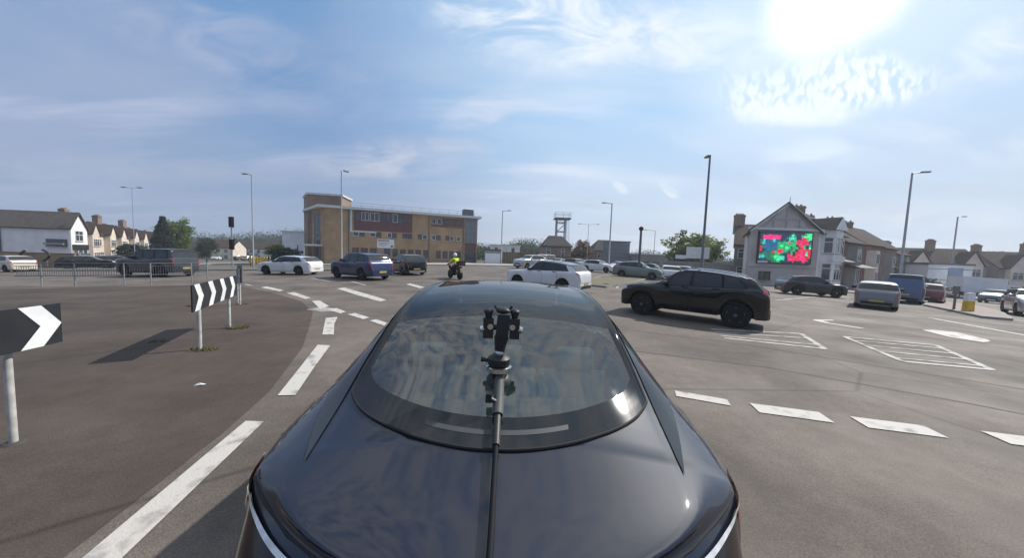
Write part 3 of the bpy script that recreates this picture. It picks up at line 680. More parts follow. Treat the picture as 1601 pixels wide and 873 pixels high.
def hero_car():
    s = Hero(); root = thing('parked_car', 'glossy midnight blue fastback seen from behind, camera mount stuck on its rear glass', 'car', (-.04, 0, 0))
    root.name = 'car'
    ds = sorted(set([.72, .722, .728, .735, .75] + [.77 + .03 * k for k in range(14)] + [1.16 + .06 * k for k in range(72) if 1.16 + .06 * k < 5.4] + [5.4, 5.42] + [w + .41 * sin(k * pi / 16) for w in s.wx for k in range(-8, 9)]))
    vs = [0, .4, .8, 1.2, 1.7, 2.2, 2.7, 3.1, 3.5, 3.8, 4.1, 4.35, 4.6, 4.8, 5, 5.2, 5.5, 5.9, 6.3, 6.7, 7, 7.25, 7.5, 7.8, 8.1, 8.5, 9, 9.5, 10]
    nv = len(vs); b = MB()
    dout = lambda u: 1.11 + .26 * abs(u) ** 2 + .075 * abs(u) ** 8    # lower edge of the glass
    for sd_ in (1, -1):
        P = [s.pt(d, v, sd_) for d in ds for v in vs]; fs = []
        for i in range(len(ds) - 1):
            for j in range(nv - 1):
                dm = (ds[i] + ds[i + 1]) / 2
                if vs[j] >= 7.2 and 1.45 < dm < 4.16: continue
                a = i * nv + j
                if vs[j] >= 7.2 and dm <= 1.45:
                    x = s.pt(dm, vs[j] + .2).x / (HF[1](dm) * .985)
                    if x < .93 and dm > dout(x) + .05: continue
                    if x >= .93 and dm > dout(x) + .11: continue
                fs.append((a, a + nv, a + nv + 1, a + 1))
        b.add(P, fs)
    for e in (0, len(ds) - 1):
        l = [s.pt(ds[e], v, 1) for v in vs]; r = [s.pt(ds[e], v, -1) for v in vs]; b.add(l + r[::-1], [tuple(range(2 * nv))])
    b.build('body', M['p_hero'], root, True, angle=45)
    # rear glass: black edged border, clear pane, roof glass as one run of the upper skin
    din = lambda u: 1.235 + .24 * abs(u) ** 2 + .06 * abs(u) ** 8
    zb = [0, .35, .7, 1.0] ; rows = [('o', k / 4) for k in range(5)] + [('i', k / 14) for k in range(1, 15)] + [('t', k / 26) for k in range(1, 27)]
    us = [-1, -.985, -.96] + [-.94 + .047 * k for k in range(41)] + [.96, .985, 1]
    def gpnt(u, row, o):
        kind, t = row; ui = max(-.94, min(.94, u)) / .94
        a, c = dout(u), max(din(ui), dout(u) + .012)
        d = a + (c - a) * t if kind == 'o' else c + (1.80 - c) * t if kind == 'i' else 1.80 + 2.42 * t
        yr = HF[1](d) * .985; x = u * yr; return Vector((x, d, s.top(x, d) + o))
    grid_pts = [gpnt(u, r, .006) for u in us for r in rows]; nr = len(rows); clear = []; dark = []; roof = []; front = []
    for i in range(len(us) - 1):
        for j in range(nr - 1):
            q = (i * nr + j, (i + 1) * nr + j, (i + 1) * nr + j + 1, i * nr + j + 1)
            um = abs((us[i] + us[i + 1]) / 2)
            (clear if 4 <= j < 18 and um < .94 else roof if 18 <= j < 33 and um < .97 else front if j >= 34 and um < .95 else dark).append(q)
    for nm, fs, m in (('rear_window_border', dark, M['frit']), ('rear_window', clear, M['hglass']), ('roof_glass', roof, M['rglass']), ('windscreen', front, M['hglass'])):
        g = MB(); g.add(grid_pts, fs); o = g.build(nm, m, root, True, angle=60)
        bm = bmesh.new(); bm.from_mesh(o.data); bmesh.ops.delete(bm, geom=[v for v in bm.verts if not v.link_faces], context='VERTS')
        for f in bm.faces:
            if f.normal.z < 0: f.normal_flip()
        bm.to_mesh(o.data); bm.free()
    # rubber seal along the glass edge
    e = MB(); edge = [gpnt(-1, rows[k], .004) for k in range(nr - 1, 0, -1)] + [gpnt(u, rows[0], .004) for u in us] + [gpnt(1, rows[k], .004) for k in range(1, nr)]
    e.tube(edge, .0065, 6); e.build('glass_seal', M['trim'], root, True)
    # heater bus bar strip below the pane
    g = MB(); g.grid(lambda i, j: gpnt(-.42 + .84 * i, ('o', .42 + .16 * j), .0075), 20, 2); g.build('brake_light_strip', mat('smoked strip', (.05, .05, .055), (.06, .06, .065), .5, 5), root, True)
    for sd_ in (1, -1):
        patch(s, lambda i, j: (1.10 + 2.95 * i, 6.86 - (1.2 * min(1, i * 5.0) ** .8) * (1 - j)), .005, 40, 6, (sd_,)).build('side_window', M['glass'], root, True)
        patch(s, lambda i, j: (1.50 + 2.56 * i, 5.02 + .10 * j), .006, 26, 1, (sd_,)).build('window_trim', M['trim'], root, True)
        # tail lamp: dark housing, pale light guide along the upper edge, red tip
        patch(s, lambda i, j: (.80 + .44 * i, 3.0 + (1.55 - .15 * i) * j), .006, 18, 5, (sd_,)).build('tail_light', mat('smoked lamp', (.012, .006, .007), (.009, .005, .006), .2, 8), root, True)
        patch(s, lambda i, j: (.82 + .30 * i, 4.45 - .15 * i + .13 * j), .011, 18, 1, (sd_,)).build('light_guide', M['lamp'], root, True)
        patch(s, lambda i, j: (1.10 + .15 * i, 3.75 + (.75 + .15 * i) * j), .010, 8, 4, (sd_,)).build('tail_light', M['redlamp'], root, True)
        patch(s, lambda i, j: (1.252 + .018 * i, 3.4 + 1.25 * j), .013, 2, 5, (sd_,)).build('light_guide', M['lamp'], root, True)
        patch(s, lambda i, j: (2.155 + .006 * i, 1.2 + 3.8 * j), .003, 1, 10, (sd_,)).build('door_seam', M['trim'], root, True)
        hb = MB(); p = s.off(2.32, 4.3, sd_, .006); hb.box(p.x - .012, p.x + .012, p.y - .1, p.y + .1, p.z - .014, p.z + .014); hb.build('door_handle', M['p_hero'], root)
        mm = MB(); p = s.pt(3.55, 5.2, sd_); mm.ball(p + Vector((sd_ * .13, 0, .07)), .12, 12, (1.0, .6, .7)); mm.build('door_mirror', M['p_hero'], root, True)
        patch(s, lambda i, j: (5.02 + .3 * i, 4.0 + .9 * j), .006, 8, 4, (sd_,)).build('headlight', M['lamp'], root, True)
    lipm = MB(); lipm.tube([s.pt(d, 4.9, -1) + Vector((0, 0, -.004)) for d in (1.12, 1.06, 1.0, .9, .82, .77, .735, .722)] + [s.pt(d, 4.9, 1) + Vector((0, 0, -.004)) for d in (.722, .735, .77, .82, .9, 1.0, 1.06, 1.12)], .007, 6)
    lipm.build('boot_lid_seam', M['trim'], root, True)
    pl = MB(); pl.box(-.26, .26, .69, .705, .52, .63); pl.build('number_plate', M['plate_y'], root)
    ub = MB(); ub.box(-.66, .66, .95, 5.2, .16, .62); ub.build('underbody', M['trim'], root)
    tm, rm = wheel_mesh(.35, .24, M['blackrim'], 'hero')
    for w in s.wx:
        for sd_ in (1, -1):
            o = bpy.data.objects.new('wheel', tm); COL.objects.link(o); o.parent = root; o.location = (sd_ * .83, w, .35); o.rotation_euler = (0, 0, -pi / 2 * sd_)
            r = bpy.data.objects.new('rim', rm); COL.objects.link(r); r.parent = o
    # cabin seen through the glass
    c = MB(); c.box(-.62, .62, 1.28, 1.74, 1.00, 1.02); c.box(-.70, .70, 1.2, 3.9, .66, .70); c.build('parcel_shelf', M['shelf'], root)
    c = MB()
    for x0, x1 in ((-.60, -.21), (-.20, .20), (.21, .60)): c.prism([(x0, 1.74, .98), (x0, 1.86, .74), (x0, 1.98, .74), (x0, 1.84, 1.16), (x0, 1.78, 1.17)], (x1 - x0, 0, 0))
    for x in (-.41, 0, .41): c.box(x - .11, x + .11, 1.74, 1.82, 1.175, 1.30)
    ro = c.build('rear_seat', M['seat'], root); bv = ro.modifiers.new('bevel', 'BEVEL'); bv.width = .035; bv.segments = 3
    for x in (-.38, .38):
        c = MB(); c.prism([(x - .24, 2.72, .7), (x - .24, 2.86, .7), (x - .24, 2.74, 1.2), (x - .24, 2.64, 1.22)], (.48, 0, 0)); c.box(x - .13, x + .13, 2.60, 2.70, 1.24, 1.40); c.build('front_seat', M['seat'], root)
    for sd_ in (1, -1):
        c = MB(); c.grid(lambda i, j: s.pt(1.40 + .62 * i, 6.0 + .95 * j, sd_) + Vector((-sd_ * (.035 + .03 * (1 - j)), 0, -.02)), 8, 3); c.build('pillar_lining', M['pillar'], root, True, recalc=False)
    return root
hero_car()

def camera_mount():
    root = thing('camera_mount', 'black triple clamp suction mount standing on the rear glass', 'camera mount', (-.045, 1.40, 1.243))
    blk = mat('black anodised', (.012, .012, .013), (.02, .02, .021), .5, 20); chrome = M['chrome']
    T = Matrix.Rotation(radians(28), 4, 'X')
    b = MB(); b.lathe([(.052, .0), (.054, .008), (.046, .022), (.03, .03), (.026, .05)], T, 28); b.build('suction_cup', blk, root, True)
    b = MB(); b.lathe([(.05, .045), (.058, .05), (.058, .068), (.046, .074)], None, 28); b.build('lock_ring', chrome, root, True)
    b = MB(); b.lathe([(.048, .075), (.05, .082), (.05, .105), (.038, .115), (.022, .122)], None, 24); b.tube([(-.05, 0, .09), (-.08, -.005, .098)], [.008, .012], 8); b.build('base_joint', blk, root, True)
    b = MB(); b.ball((0, .0, .128), .024, 14); b.build('ball_joint', chrome, root, True)
    b = MB(); b.tube([(0, 0, .12), (.003, .004, .16), (.008, .006, .20)], [.022, .026, .034], 12)
    b.prism([(-.02, -.02, .19), (.036, -.02, .19), (.044, -.018, .30), (-.012, -.018, .30)], (0, .045, 0)); b.build('column', blk, root, True)
    for sx in (-1, 1):
        b = MB(); x = .006 + sx * .058
        b.box(x - .022, x + .022, -.02, .022, .195, .285); b.tube([(x - sx * .02, 0, .24), (x - sx * .05, 0, .245)], .012, 8); b.tube([(x, 0, .285), (x, .0, .305)], [.014, .018], 10); b.ball((x, 0, .312), .02, 10, (1.1, 1, .7)); b.build('clamp', blk, root, True)
        b = MB(); b.tube([(x + sx * .02, -.005, .235), (x + sx * .036, -.008, .232)], [.016, .014], 12); b.tube([(x - sx * .01, -.022, .25), (x - sx * .01, -.032, .25)], .013, 10); b.build('knob', chrome, root, True)
    b = MB(); b.ball((.012, 0, .318), .027, 14, (1.25, 1, .55)); b.tube([(-.018, 0, .325), (-.026, 0, .34)], .006, 6); b.tube([(.042, 0, .325), (.05, 0, .34)], .006, 6); b.build('top_plate', blk, root, True)
    s = Hero()
    def on(d, o): return Vector((.005 + .012 * (1.4 - d), d - 1.40, s.top(0, d) + o - 1.243))
    b = MB(); b.tube([on(1.385, .05), on(1.32, .035), on(1.22, .030)], [.021, .022, .022], 14); b.build('pole_grip', mat('grey green grip', (.06, .068, .066), (.05, .056, .055), .6, 8), root, True)
    b = MB(); b.box(-.045, -.02, -.15, -.12, -.035, -.0); b.tube([(-.03, -.14, -.02), (.0, -.14, -.035)], .01, 8); b.build('pole_clip', blk, root)
    b = MB(); b.tube([on(1.225, .030), on(1.10, .030)], .0145, 12); b.build('pole_sleeve', blk, root, True)
    b = MB(); b.tube([on(1.105, .030), on(.95, .026), on(.80, .024), on(.73, .03), Vector((.012, -.78, -.2))], .0098, 12); b.build('pole', mat('grey pole', (.006, .0065, .009), (.008, .009, .012), .7, 6, spec=.2), root, True)
camera_mount()

# ------------------------------------------------------------------ traffic
GM = 'traffic on the junction'
def car_(*a, **k): return car(*a, **k)
car('car', 'black sports utility car crossing right behind the fastback, red tail lamp facing us', 'car', 'coupe_suv', 5.97, 10.6, (-.78, .626), 'p_black', L=4.15, wb=.63, Wd=1.9, H=1.63, R=.37, sill=.31, rim='blackrim', rails='c')
car('car', 'white coupe-roofed sports utility car with black roof, beyond the fastback roof', 'car', 'coupe_suv', 1.98, 17.7, (-.82, .57), 'p_white', L=4.5, Wd=1.93, H=1.64, R=.36, sill=.25, rim='blackrim', roofm='p_black')
car('car', 'blue sports utility car seen from behind at three quarters, left of the dark one', 'car', 'suv', -10.15, 21.5, (-.85, .52), 'p_blue', L=4.55, Wd=1.9, H=1.74, R=.36, sill=.27, rim='blackrim', clad='p_blue')
car('car', 'black hatchback close behind the blue car, silver bumper bar', 'car', 'hatch', -8.75, 26.6, (-.62, .78), 'p_black', L=4.3, Wd=1.84, H=1.66, R=.34, clad='p_silver')
car('car', 'white hatchback side on with nose to the left, in front of the brick building', 'car', 'hatch', -16.95, 24.5, (-.985, .10), 'p_white', L=4.3, Wd=1.78, H=1.43, R=.33, rim='blackrim', clad='p_white')
car('car', 'dark grey boxy off-road car behind the guard rail', 'car', 'boxy', -23.9, 21.6, (-.98, .08), 'p_dgrey', L=4.2, Wd=1.9, H=1.86, R=.39, sill=.3, rim='blackrim', roofm='p_black')
car('car', 'small cream white city car beside the tan wall', 'car', 'hatch', -45.6, 29.0, (-.98, .17), 'p_cream', L=3.6, Wd=1.64, H=1.5, R=.31, clad='p_cream')
car('van', 'pale blue white van parked in front of the shop at the gable end', 'van', 'van', -61.2, 43.5, (-.95, -.3), 'p_silver', L=4.9, Wd=1.9, H=1.95, R=.33)
car('car', 'black hatchback behind the guard rail in front of the terraces', 'car', 'hatch', -47.0, 35.4, (.75, .66), 'p_black', L=4.2, H=1.5)
car('car', 'dark blue estate car near the terraces, further off than the black hatchback', 'car', 'suv', -52.5, 42.5, (.72, .69), 'p_dark', L=4.5, H=1.55)
car('car', 'dull red car partly hidden behind the boxy off-road car', 'car', 'hatch', -47.5, 41.0, (-.9, .4), 'p_red', L=4.2, H=1.5)
car('car', 'silver people carrier facing us, first of the queue on the far road', 'car', 'suv', 2.3, 42.0, (-.72, -.69), 'p_silver', L=4.7, Wd=1.9, H=1.78, R=.35)
car('van', 'white van behind the silver people carrier in the far queue', 'van', 'van', 5.0, 51.0, (-.55, -.83), 'p_white', L=5.0, Wd=1.95, H=2.0, R=.34)
car('car', 'white hatchback behind the white van in the far queue', 'car', 'hatch', 7.3, 52.0, (-.5, -.86), 'p_white', L=4.2, H=1.5)
car('car', 'silver estate car half hidden beyond the black-roofed white car', 'car', 'suv', 9.0, 44.5, (.55, -.83), 'p_silver', L=4.5, H=1.55)
car('car', 'white saloon facing us to the right of the silver estate', 'car', 'hatch', 10.9, 40.5, (.75, -.66), 'p_white', L=4.4, H=1.52)
car('car', 'grey green people carrier with steep windscreen beyond the black car', 'car', 'coupe_suv', 12.2, 31.2, (.86, -.5), 'p_green', L=4.5, Wd=1.85, H=1.66, R=.33)
car('car', 'white hatchback seen from behind right of the grey green people carrier', 'car', 'hatch', 16.2, 33.0, (.35, .94), 'p_white', L=4.1, H=1.46)
car('car', 'silver white hatchback furthest along the low grey wall', 'car', 'hatch', 19.3, 36.0, (.6, .8), 'p_silver', L=4.2, H=1.5)
car('car', 'black hatchback between the grey green people carrier and the low grey wall', 'car', 'hatch', 16.9, 38.5, (.7, -.7), 'p_black', L=4.1, H=1.48)
car('car', 'dark estate car passing below the billboard', 'car', 'hatch', 21.7, 23.3, (.95, -.25), 'p_dark', L=3.75, Wd=1.75, H=1.42, R=.33, clad='p_dark')
car('car', 'grey crossover driving away on the right, silver rear window surround', 'car', 'hatch', 19.75, 17.3, (.74, .67), 'p_grey', L=4.0, Wd=1.58, H=1.42, R=.32, roofm='p_silver')
car('van', 'blue van driving away ahead of the grey crossover', 'van', 'van', 28.4, 23.2, (.77, .64), 'p_vblue', L=4.9, Wd=1.92, H=1.98, R=.34, rim='blackrim')
car('car', 'dark red hatchback beside the blue van', 'car', 'hatch', 31.6, 24.3, (.82, .57), 'p_red', L=4.2, Wd=1.78, H=1.5)
car('car', 'white hatchback parked before the white commercial building', 'car', 'hatch', 60.5, 44.3, (.8, .6), 'p_white', L=4.2, H=1.5)
car('car', 'pale green hatchback on the far right carriageway', 'car', 'hatch', 52.0, 34.2, (-.9, -.42), 'p_green', L=4.2, H=1.5)
car('car', 'silver car coming in at the right edge of the picture', 'car', 'suv', 30.0, 18.2, (-.75, -.66), 'p_silver', L=4.5, H=1.55)
car('car', 'black hatchback on the far right road between the pale green and the silver car', 'car', 'hatch', 62.0, 40.5, (-.8, -.6), 'p_black', L=4.2, H=1.5)
car('car', 'charcoal car far behind the pale green hatchback, near the houses', 'car', 'hatch', 74.0, 47.5, (-.85, -.5), 'p_dark', L=4.2, H=1.5)
car('car', 'white car at the right edge before the houses', 'car', 'hatch', 70.5, 43.5, (.8, .6), 'p_white', L=4.2, H=1.5)
car('car', 'dark red hatchback parked in front of the low grey shop row', 'car', 'hatch', 22.8, 54.0, (.8, -.6), 'p_red', L=4.1, H=1.5)
car('car', 'white estate car parked in front of the tall grey block', 'car', 'suv', 18.6, 56.0, (-.7, -.7), 'p_white', L=4.4, H=1.6)
car('car', 'silver hatchback parked in front of the dark roofed house by the tower', 'car', 'hatch', 13.2, 57.5, (-.6, -.8), 'p_silver', L=4.1, H=1.5)
car('car', 'charcoal hatchback half hidden left of the leafy tree', 'car', 'hatch', 25.0, 51.0, (.7, -.7), 'p_dark', L=4.1, H=1.5)
for k, (x, y, pmn) in enumerate([(-96, 104, 'p_white'), (-92, 108, 'p_black'), (-89.5, 106, 'p_red'), (-85, 104, 'p_silver'), (-83, 108, 'p_dark'), (-78, 103, 'p_white')]):
    nm = {'p_white': 'white', 'p_black': 'black', 'p_red': 'red', 'p_silver': 'silver', 'p_dark': 'charcoal'}[pmn]
    car('car', ['white car leftmost in the distant row left of the traffic light', 'black car second from the left in the distant row by the traffic light', 'red car in the distant row of parked cars by the traffic light', 'silver car in the distant row of parked cars by the traffic light', 'charcoal car in the distant row of parked cars by the traffic light', 'white car rightmost in the distant row by the traffic light'][k], 'car', 'hatch', x, y, (.3, .95 if k % 2 else -.95), pmn, L=4.2, H=1.5, detail=False, group='distant parked cars')

# ------------------------------------------------------------------ building helpers
def V2(a): return Vector((a[0], a[1]))
class Wall:
    """a straight wall line: P start, Q end, outward normal to the right of P->Q"""
    def __init__(s, P, Q, z=0.0):
        s.P, s.Q = V2(P), V2(Q); s.len = (s.Q - s.P).length; s.t = (s.Q - s.P).normalized(); s.n = Vector((s.t.y, -s.t.x)); s.z = z
    def at(s, m, o, zz): p = s.P + s.t * m + s.n * o; return (p.x, p.y, s.z + zz)
    def slab(s, b, m0, m1, z0, z1, o0, o1, mi=0):
        b.add([s.at(m0, o0, z0), s.at(m1, o0, z0), s.at(m1, o1, z0), s.at(m0, o1, z0), s.at(m0, o0, z1), s.at(m1, o0, z1), s.at(m1, o1, z1), s.at(m0, o1, z1)],
              [(0, 3, 2, 1), (4, 5, 6, 7), (0, 1, 5, 4), (1, 2, 6, 5), (2, 3, 7, 6), (3, 0, 4, 7)], mi)
def window(w, root, m0, m1, z0, z1, fm='fascia', mull=1, rail=0.0, fw=.07, gm='wglass', sill=True, name='window'):
    b = MB()
    for a, c, d, e in ((m0, m0 + fw, z0, z1), (m1 - fw, m1, z0, z1), (m0 + fw, m1 - fw, z0, z0 + fw), (m0 + fw, m1 - fw, z1 - fw, z1)): w.slab(b, a, c, d, e, -.05, .055)
    for k in range(1, mull + 1):
        x = m0 + (m1 - m0) * k / (mull + 1); w.slab(b, x - fw / 2, x + fw / 2, z0 + fw, z1 - fw, -.04, .045)
    if rail: zz = z0 + (z1 - z0) * rail; w.slab(b, m0 + fw, m1 - fw, zz - fw / 2, zz + fw / 2, -.035, .040)
    o = b.build(name, M[fm], root)
    if sill: sb = MB(); w.slab(sb, m0 - .06, m1 + .06, z0 - .09, z0 - .003, -.02, .12); sb.build('sill', M['concrete'], o)
    g = MB(); w.slab(g, m0 + fw * .6, m1 - fw * .6, z0 + fw * .6, z1 - fw * .6, -.03, .015); g.build('pane', M[gm], o)
    return o
def panel(w, root, name, m0, m1, z0, z1, mt, o0=-.05, o1=.06):
    b = MB(); w.slab(b, m0, m1, z0, z1, o0, o1); return b.build(name, M[mt] if isinstance(mt, str) else mt, root)
def prism_plan(root, name, pts, z0, z1, mt):
    b = MB(); b.prism([(p[0], p[1], z0) for p in pts], (0, 0, z1 - z0)); return b.build(name, M[mt], root)
def gabled(root, A, B, D, z0, eave, ridge, wallm, roofm, over=.3, verge=.25, hip=0.0):
    """front wall A->B, depth vector D (away from the front); ridge parallel to A-B at mid depth"""
    A, B, D = V2(A), V2(B), V2(D); t = (B - A).normalized(); dn = D.normalized(); b = MB()
    def P(p, z): return (p.x, p.y, z)
    vs = [P(A, z0), P(B, z0), P(B + D, z0), P(A + D, z0), P(A, eave), P(B, eave), P(B + D, eave), P(A + D, eave)]
    fs = [(0, 1, 5, 4), (2, 3, 7, 6), (3, 2, 1, 0)]
    if hip: fs += [(1, 2, 6, 5), (3, 0, 4, 7)]
    else: vs += [P(A + D / 2, ridge - .05), P(B + D / 2, ridge - .05)]; fs += [(1, 2, 6, 9, 5), (3, 0, 4, 8, 7)]
    b.add(vs, fs); b.build('wall', M[wallm], root)
    half = D.length / 2; k = (ridge - eave) / half; r = MB()
    RA, RB = A + D / 2 - t * verge + t * hip, B + D / 2 + t * verge - t * hip
    for f0, sg in ((A, -1), (A + D, 1)):
        e = f0 + dn * sg * over; ze = eave - k * over + .03
        eA, eB = e - t * verge, e + t * verge + (B - A)
        r.add([P(eA, ze), P(eB, ze), P(RB, ridge + .03), P(RA, ridge + .03), P(eA, ze + .16), P(eB, ze + .16), P(RB, ridge + .19), P(RA, ridge + .19)],
              [(0, 1, 2, 3), (4, 5, 6, 7), (0, 1, 5, 4), (1, 2, 6, 5), (2, 3, 7, 6), (3, 0, 4, 7)])
    if hip:
        for f0, R_ in ((A - t * verge, RA), (B + t * verge, RB)):
            e0, e1 = f0 - dn * over, f0 + D + dn * over; ze = eave - k * over + .03
            r.add([P(e0, ze), P(e1, ze), P(R_, ridge + .03), P(e0, ze + .16), P(e1, ze + .16), P(R_, ridge + .19)], [(0, 1, 2), (3, 4, 5), (0, 1, 4, 3), (1, 2, 5, 4), (2, 0, 3, 5)])
    return r.build('roof', M[roofm], root)
def chimney(roof, x, y, z0, z1, w=.9, d=.55, rot=0.0, pots=3, mt='brick_brown'):
    b = MB(); b.T = Matrix.Translation((x, y, 0)) @ Matrix.Rotation(rot, 4, 'Z')
    b.box(-w / 2, w / 2, -d / 2, d / 2, z0, z1); b.box(-w / 2 - .06, w / 2 + .06, -d / 2 - .06, d / 2 + .06, z1 - .3, z1 - .14)
    for k in range(pots): px = (k - (pots - 1) / 2) * w / pots; b.tube([(px, 0, z1), (px, 0, z1 + .24)], [.11, .09], 8)
    return b.build('chimney', M[mt], roof)

# ------------------------------------------------------------------ brick fire station
def fire_station():
    root = thing('fire_station', 'long tan brick fire station with maroon window band and taller tower', 'building')
    A, B = V2((-32.3, 55)), V2((-7.2, 64)); z0 = gz(-22, 58); w = Wall(A, B); n = -w.n
    prism_plan(root, 'wall', [A, B, B + n * 12, (-42, 66.5), (-39.6, 62.4), (-36.6, 58.9)], z0 - .5, 9.02, 'brick_tan')
    # flat roof with a white edge
    b = MB(); b.prism([(p.x, p.y, 9.03) for p in (A - w.t * .9 + w.n * .7, B + w.t * .6 + w.n * .7, B + n * 12.3 + w.t * .6, V2((-43.5, 67.5)), V2((-40.6, 62.0)))], (0, 0, .42)); rf = b.build('roof', M['fascia'], root)
    b = MB(); b.prism([(p.x, p.y, 9.452) for p in (A - w.t * .5 + w.n * .3, B + w.t * .2 + w.n * .3, B + n * 12 + w.t * .3, V2((-42.5, 67)), V2((-40.2, 62.2)))], (0, 0, .02)); b.build('roof_felt', M['felt'], rf)
    b = MB()
    for k in range(14): m = 4 + k * 1.7; b.tube([w.at(m, -.6, 9.47), w.at(m, -.6, 10.35)], .025, 5)
    for zz in (9.9, 10.35): b.tube([w.at(4, -.6, zz), w.at(26.1, -.6, zz)], .025, 5)
    b.build('roof_rail', M['galv'], rf)
    b = MB(); b.prism([w.at(24.0, -.8, 9.47), w.at(26.0, -.8, 9.47), w.at(26.0, -2.6, 9.47), w.at(24.0, -2.6, 9.47)], (0, 0, 1.35)); b.build('roof_plant_box', M['galvd'], rf)
    # tower
    T = [V2((-38.5, 60.2)), V2((-32.7, 61.4)), V2((-33.5, 66.5)), V2((-42.3, 65))]
    prism_plan(root, 'tower', T, z0 - .5, 12.05, 'brick_brown')
    c = sum(T, V2((0, 0))) / 4; prism_plan(root, 'tower_coping', [c + (p - c) * 1.06 for p in T], 12.051, 12.4, 'fascia')
    # entrance on the angled left side
    ws = Wall((-36.6, 58.9), A)
    panel(ws, root, 'entrance_glazing', .6, 3.6, .6, 8.2, 'wglass', -.05, .05)
    b = MB()
    for k in range(5): ws.slab(b, .6 + .75 * k - .04, .6 + .75 * k + .04, .6, 8.2, .04, .1)
    for k in range(5): ws.slab(b, .6, 3.6, .6 + 1.9 * k - .04, .6 + 1.9 * k + .04, .05, .095)
    b.build('glazing_bars', M['galvd'], root)
    panel(ws, root, 'porch_roof', -1.2, 4.8, 2.45, 2.75, 'fascia', .0, 2.6)
    b = MB(); b.tube([ws.at(-.9, 2.3, -.6), ws.at(-.9, 2.3, 2.45)], .08, 8); b.build('porch_post', M['galvd'], root, True)
    panel(ws, root, 'entrance_door', 1.1, 3.1, z0, 2.3, 'maroon', -.02, .08)
    # maroon upper band with its windows and the white surround
    panel(w, root, 'maroon_panel', 4.55, 14.3, 5.55, 8.95, 'maroon', -.05, .07)
    for k, (a, c) in enumerate([(4.75, 5.65), (5.75, 6.95), (7.15, 8.65), (8.85, 9.75), (9.85, 10.75), (10.9, 11.75), (11.85, 12.6), (12.7, 13.4)]):
        window(w_off(w, .07), root, a, c, 7.25, 8.75, 'fascia' if k in (1, 2, 5) else 'maroon', 1 if c - a > 1.2 else 0, 0, .07, 'wglass', False)
    b = MB(); w.slab(b, 3.95, 4.25, 5.4, 9.0, .0, .14); w.slab(b, 3.95, 8.2, 5.15, 5.4, .0, .14); b.build('white_surround', M['fascia'], root)
    for a, c in [(4.36, 5.3), (5.4, 6.3), (7.13, 8.05), (8.1, 9.0), (10.0, 10.75), (10.8, 11.6), (12.6, 13.5), (13.55, 14.3), (15.3, 16.1), (16.15, 17.0), (17.85, 18.6), (18.65, 19.5), (20.4, 21.2), (21.25, 22.0), (22.6, 23.3)]:
        window(w, root, a, c, 4.45, 5.35, 'fascia' if (int(a * 10) % 3) else 'maroon', 0, 0, .08)
    for a, c in [(4.25, 5.35), (5.6, 6.8), (7.1, 8.25), (9.5, 10.5), (10.9, 11.85), (12.2, 13.2), (13.6, 14.6), (14.9, 15.9), (16.35, 17.3), (18.7, 19.6), (19.95, 20.9), (21.2, 22.1), (22.45, 23.5)]:
        window(w, root, a, c, 1.0, 2.45, 'maroon', 1, .7, .09)
    panel(w, root, 'maroon_panel', 17.7, 23.7, 6.95, 8.7, mat('terracotta panel', (.19, .085, .055), (.15, .07, .05), .7, 1.5), -.05, .05)
    for a, c in [(17.8, 18.6), (18.8, 19.7), (20.0, 20.9), (21.1, 21.9), (22.2, 23.1)]: window(w_off(w, .05), root, a, c, 7.5, 8.5, 'fascia' if a < 19 else 'maroon', 0, 0, .07, 'wglass', False)
    for m in (17.32, 23.85, 3.7): b = MB(); w.slab(b, m - .07, m + .07, z0, 9.0, .0, .13); b.build('downpipe', M['galvd'], root)
    # stair block on the right
    panel(w, root, 'stair_glazing', 24.2, 26.4, 4.3, 8.9, 'clad_grey', -.05, .09)
    panel(w, root, 'maroon_panel', 24.2, 26.4, 2.5, 4.2, 'maroon', -.05, .08)
    b = MB()
    for k in range(4): w.slab(b, 24.2 + .73 * k - .03, 24.2 + .73 * k + .03, 4.3, 8.9, .08, .13)
    for k in range(5): w.slab(b, 24.2, 26.4, 4.3 + 1.15 * k - .03, 4.3 + 1.15 * k + .03, .085, .125)
    b.build('glazing_bars', M['galv'], root)
    panel(w, root, 'entrance_recess', 24.2, 26.4, z0, 2.4, 'wglass', -.05, .05)
    sg = panel(w, root, 'sign_board', 8.3, 11.2, 2.55, 4.15, 'sign_white', -.02, .16)
    b = MB(); w.slab(b, 8.4, 10.3, 3.75, 4.02, .155, .168); b.build('sign_band', mat('sign red band', (.45, .16, .13), (.4, .2, .17), .5, 3), sg)
    b = MB()
    for k in range(3): w.slab(b, 8.6, 10.4 - .3 * k, 3.45 - .25 * k, 3.53 - .25 * k, .155, .166)
    w.slab(b, 10.6, 11.0, 2.7, 3.1, .155, .167); b.build('sign_print', M['clad_grey'], sg)
def w_off(w, o):
    r = Wall(w.P + w.n * o, w.Q + w.n * o, w.z); return r
fire_station()

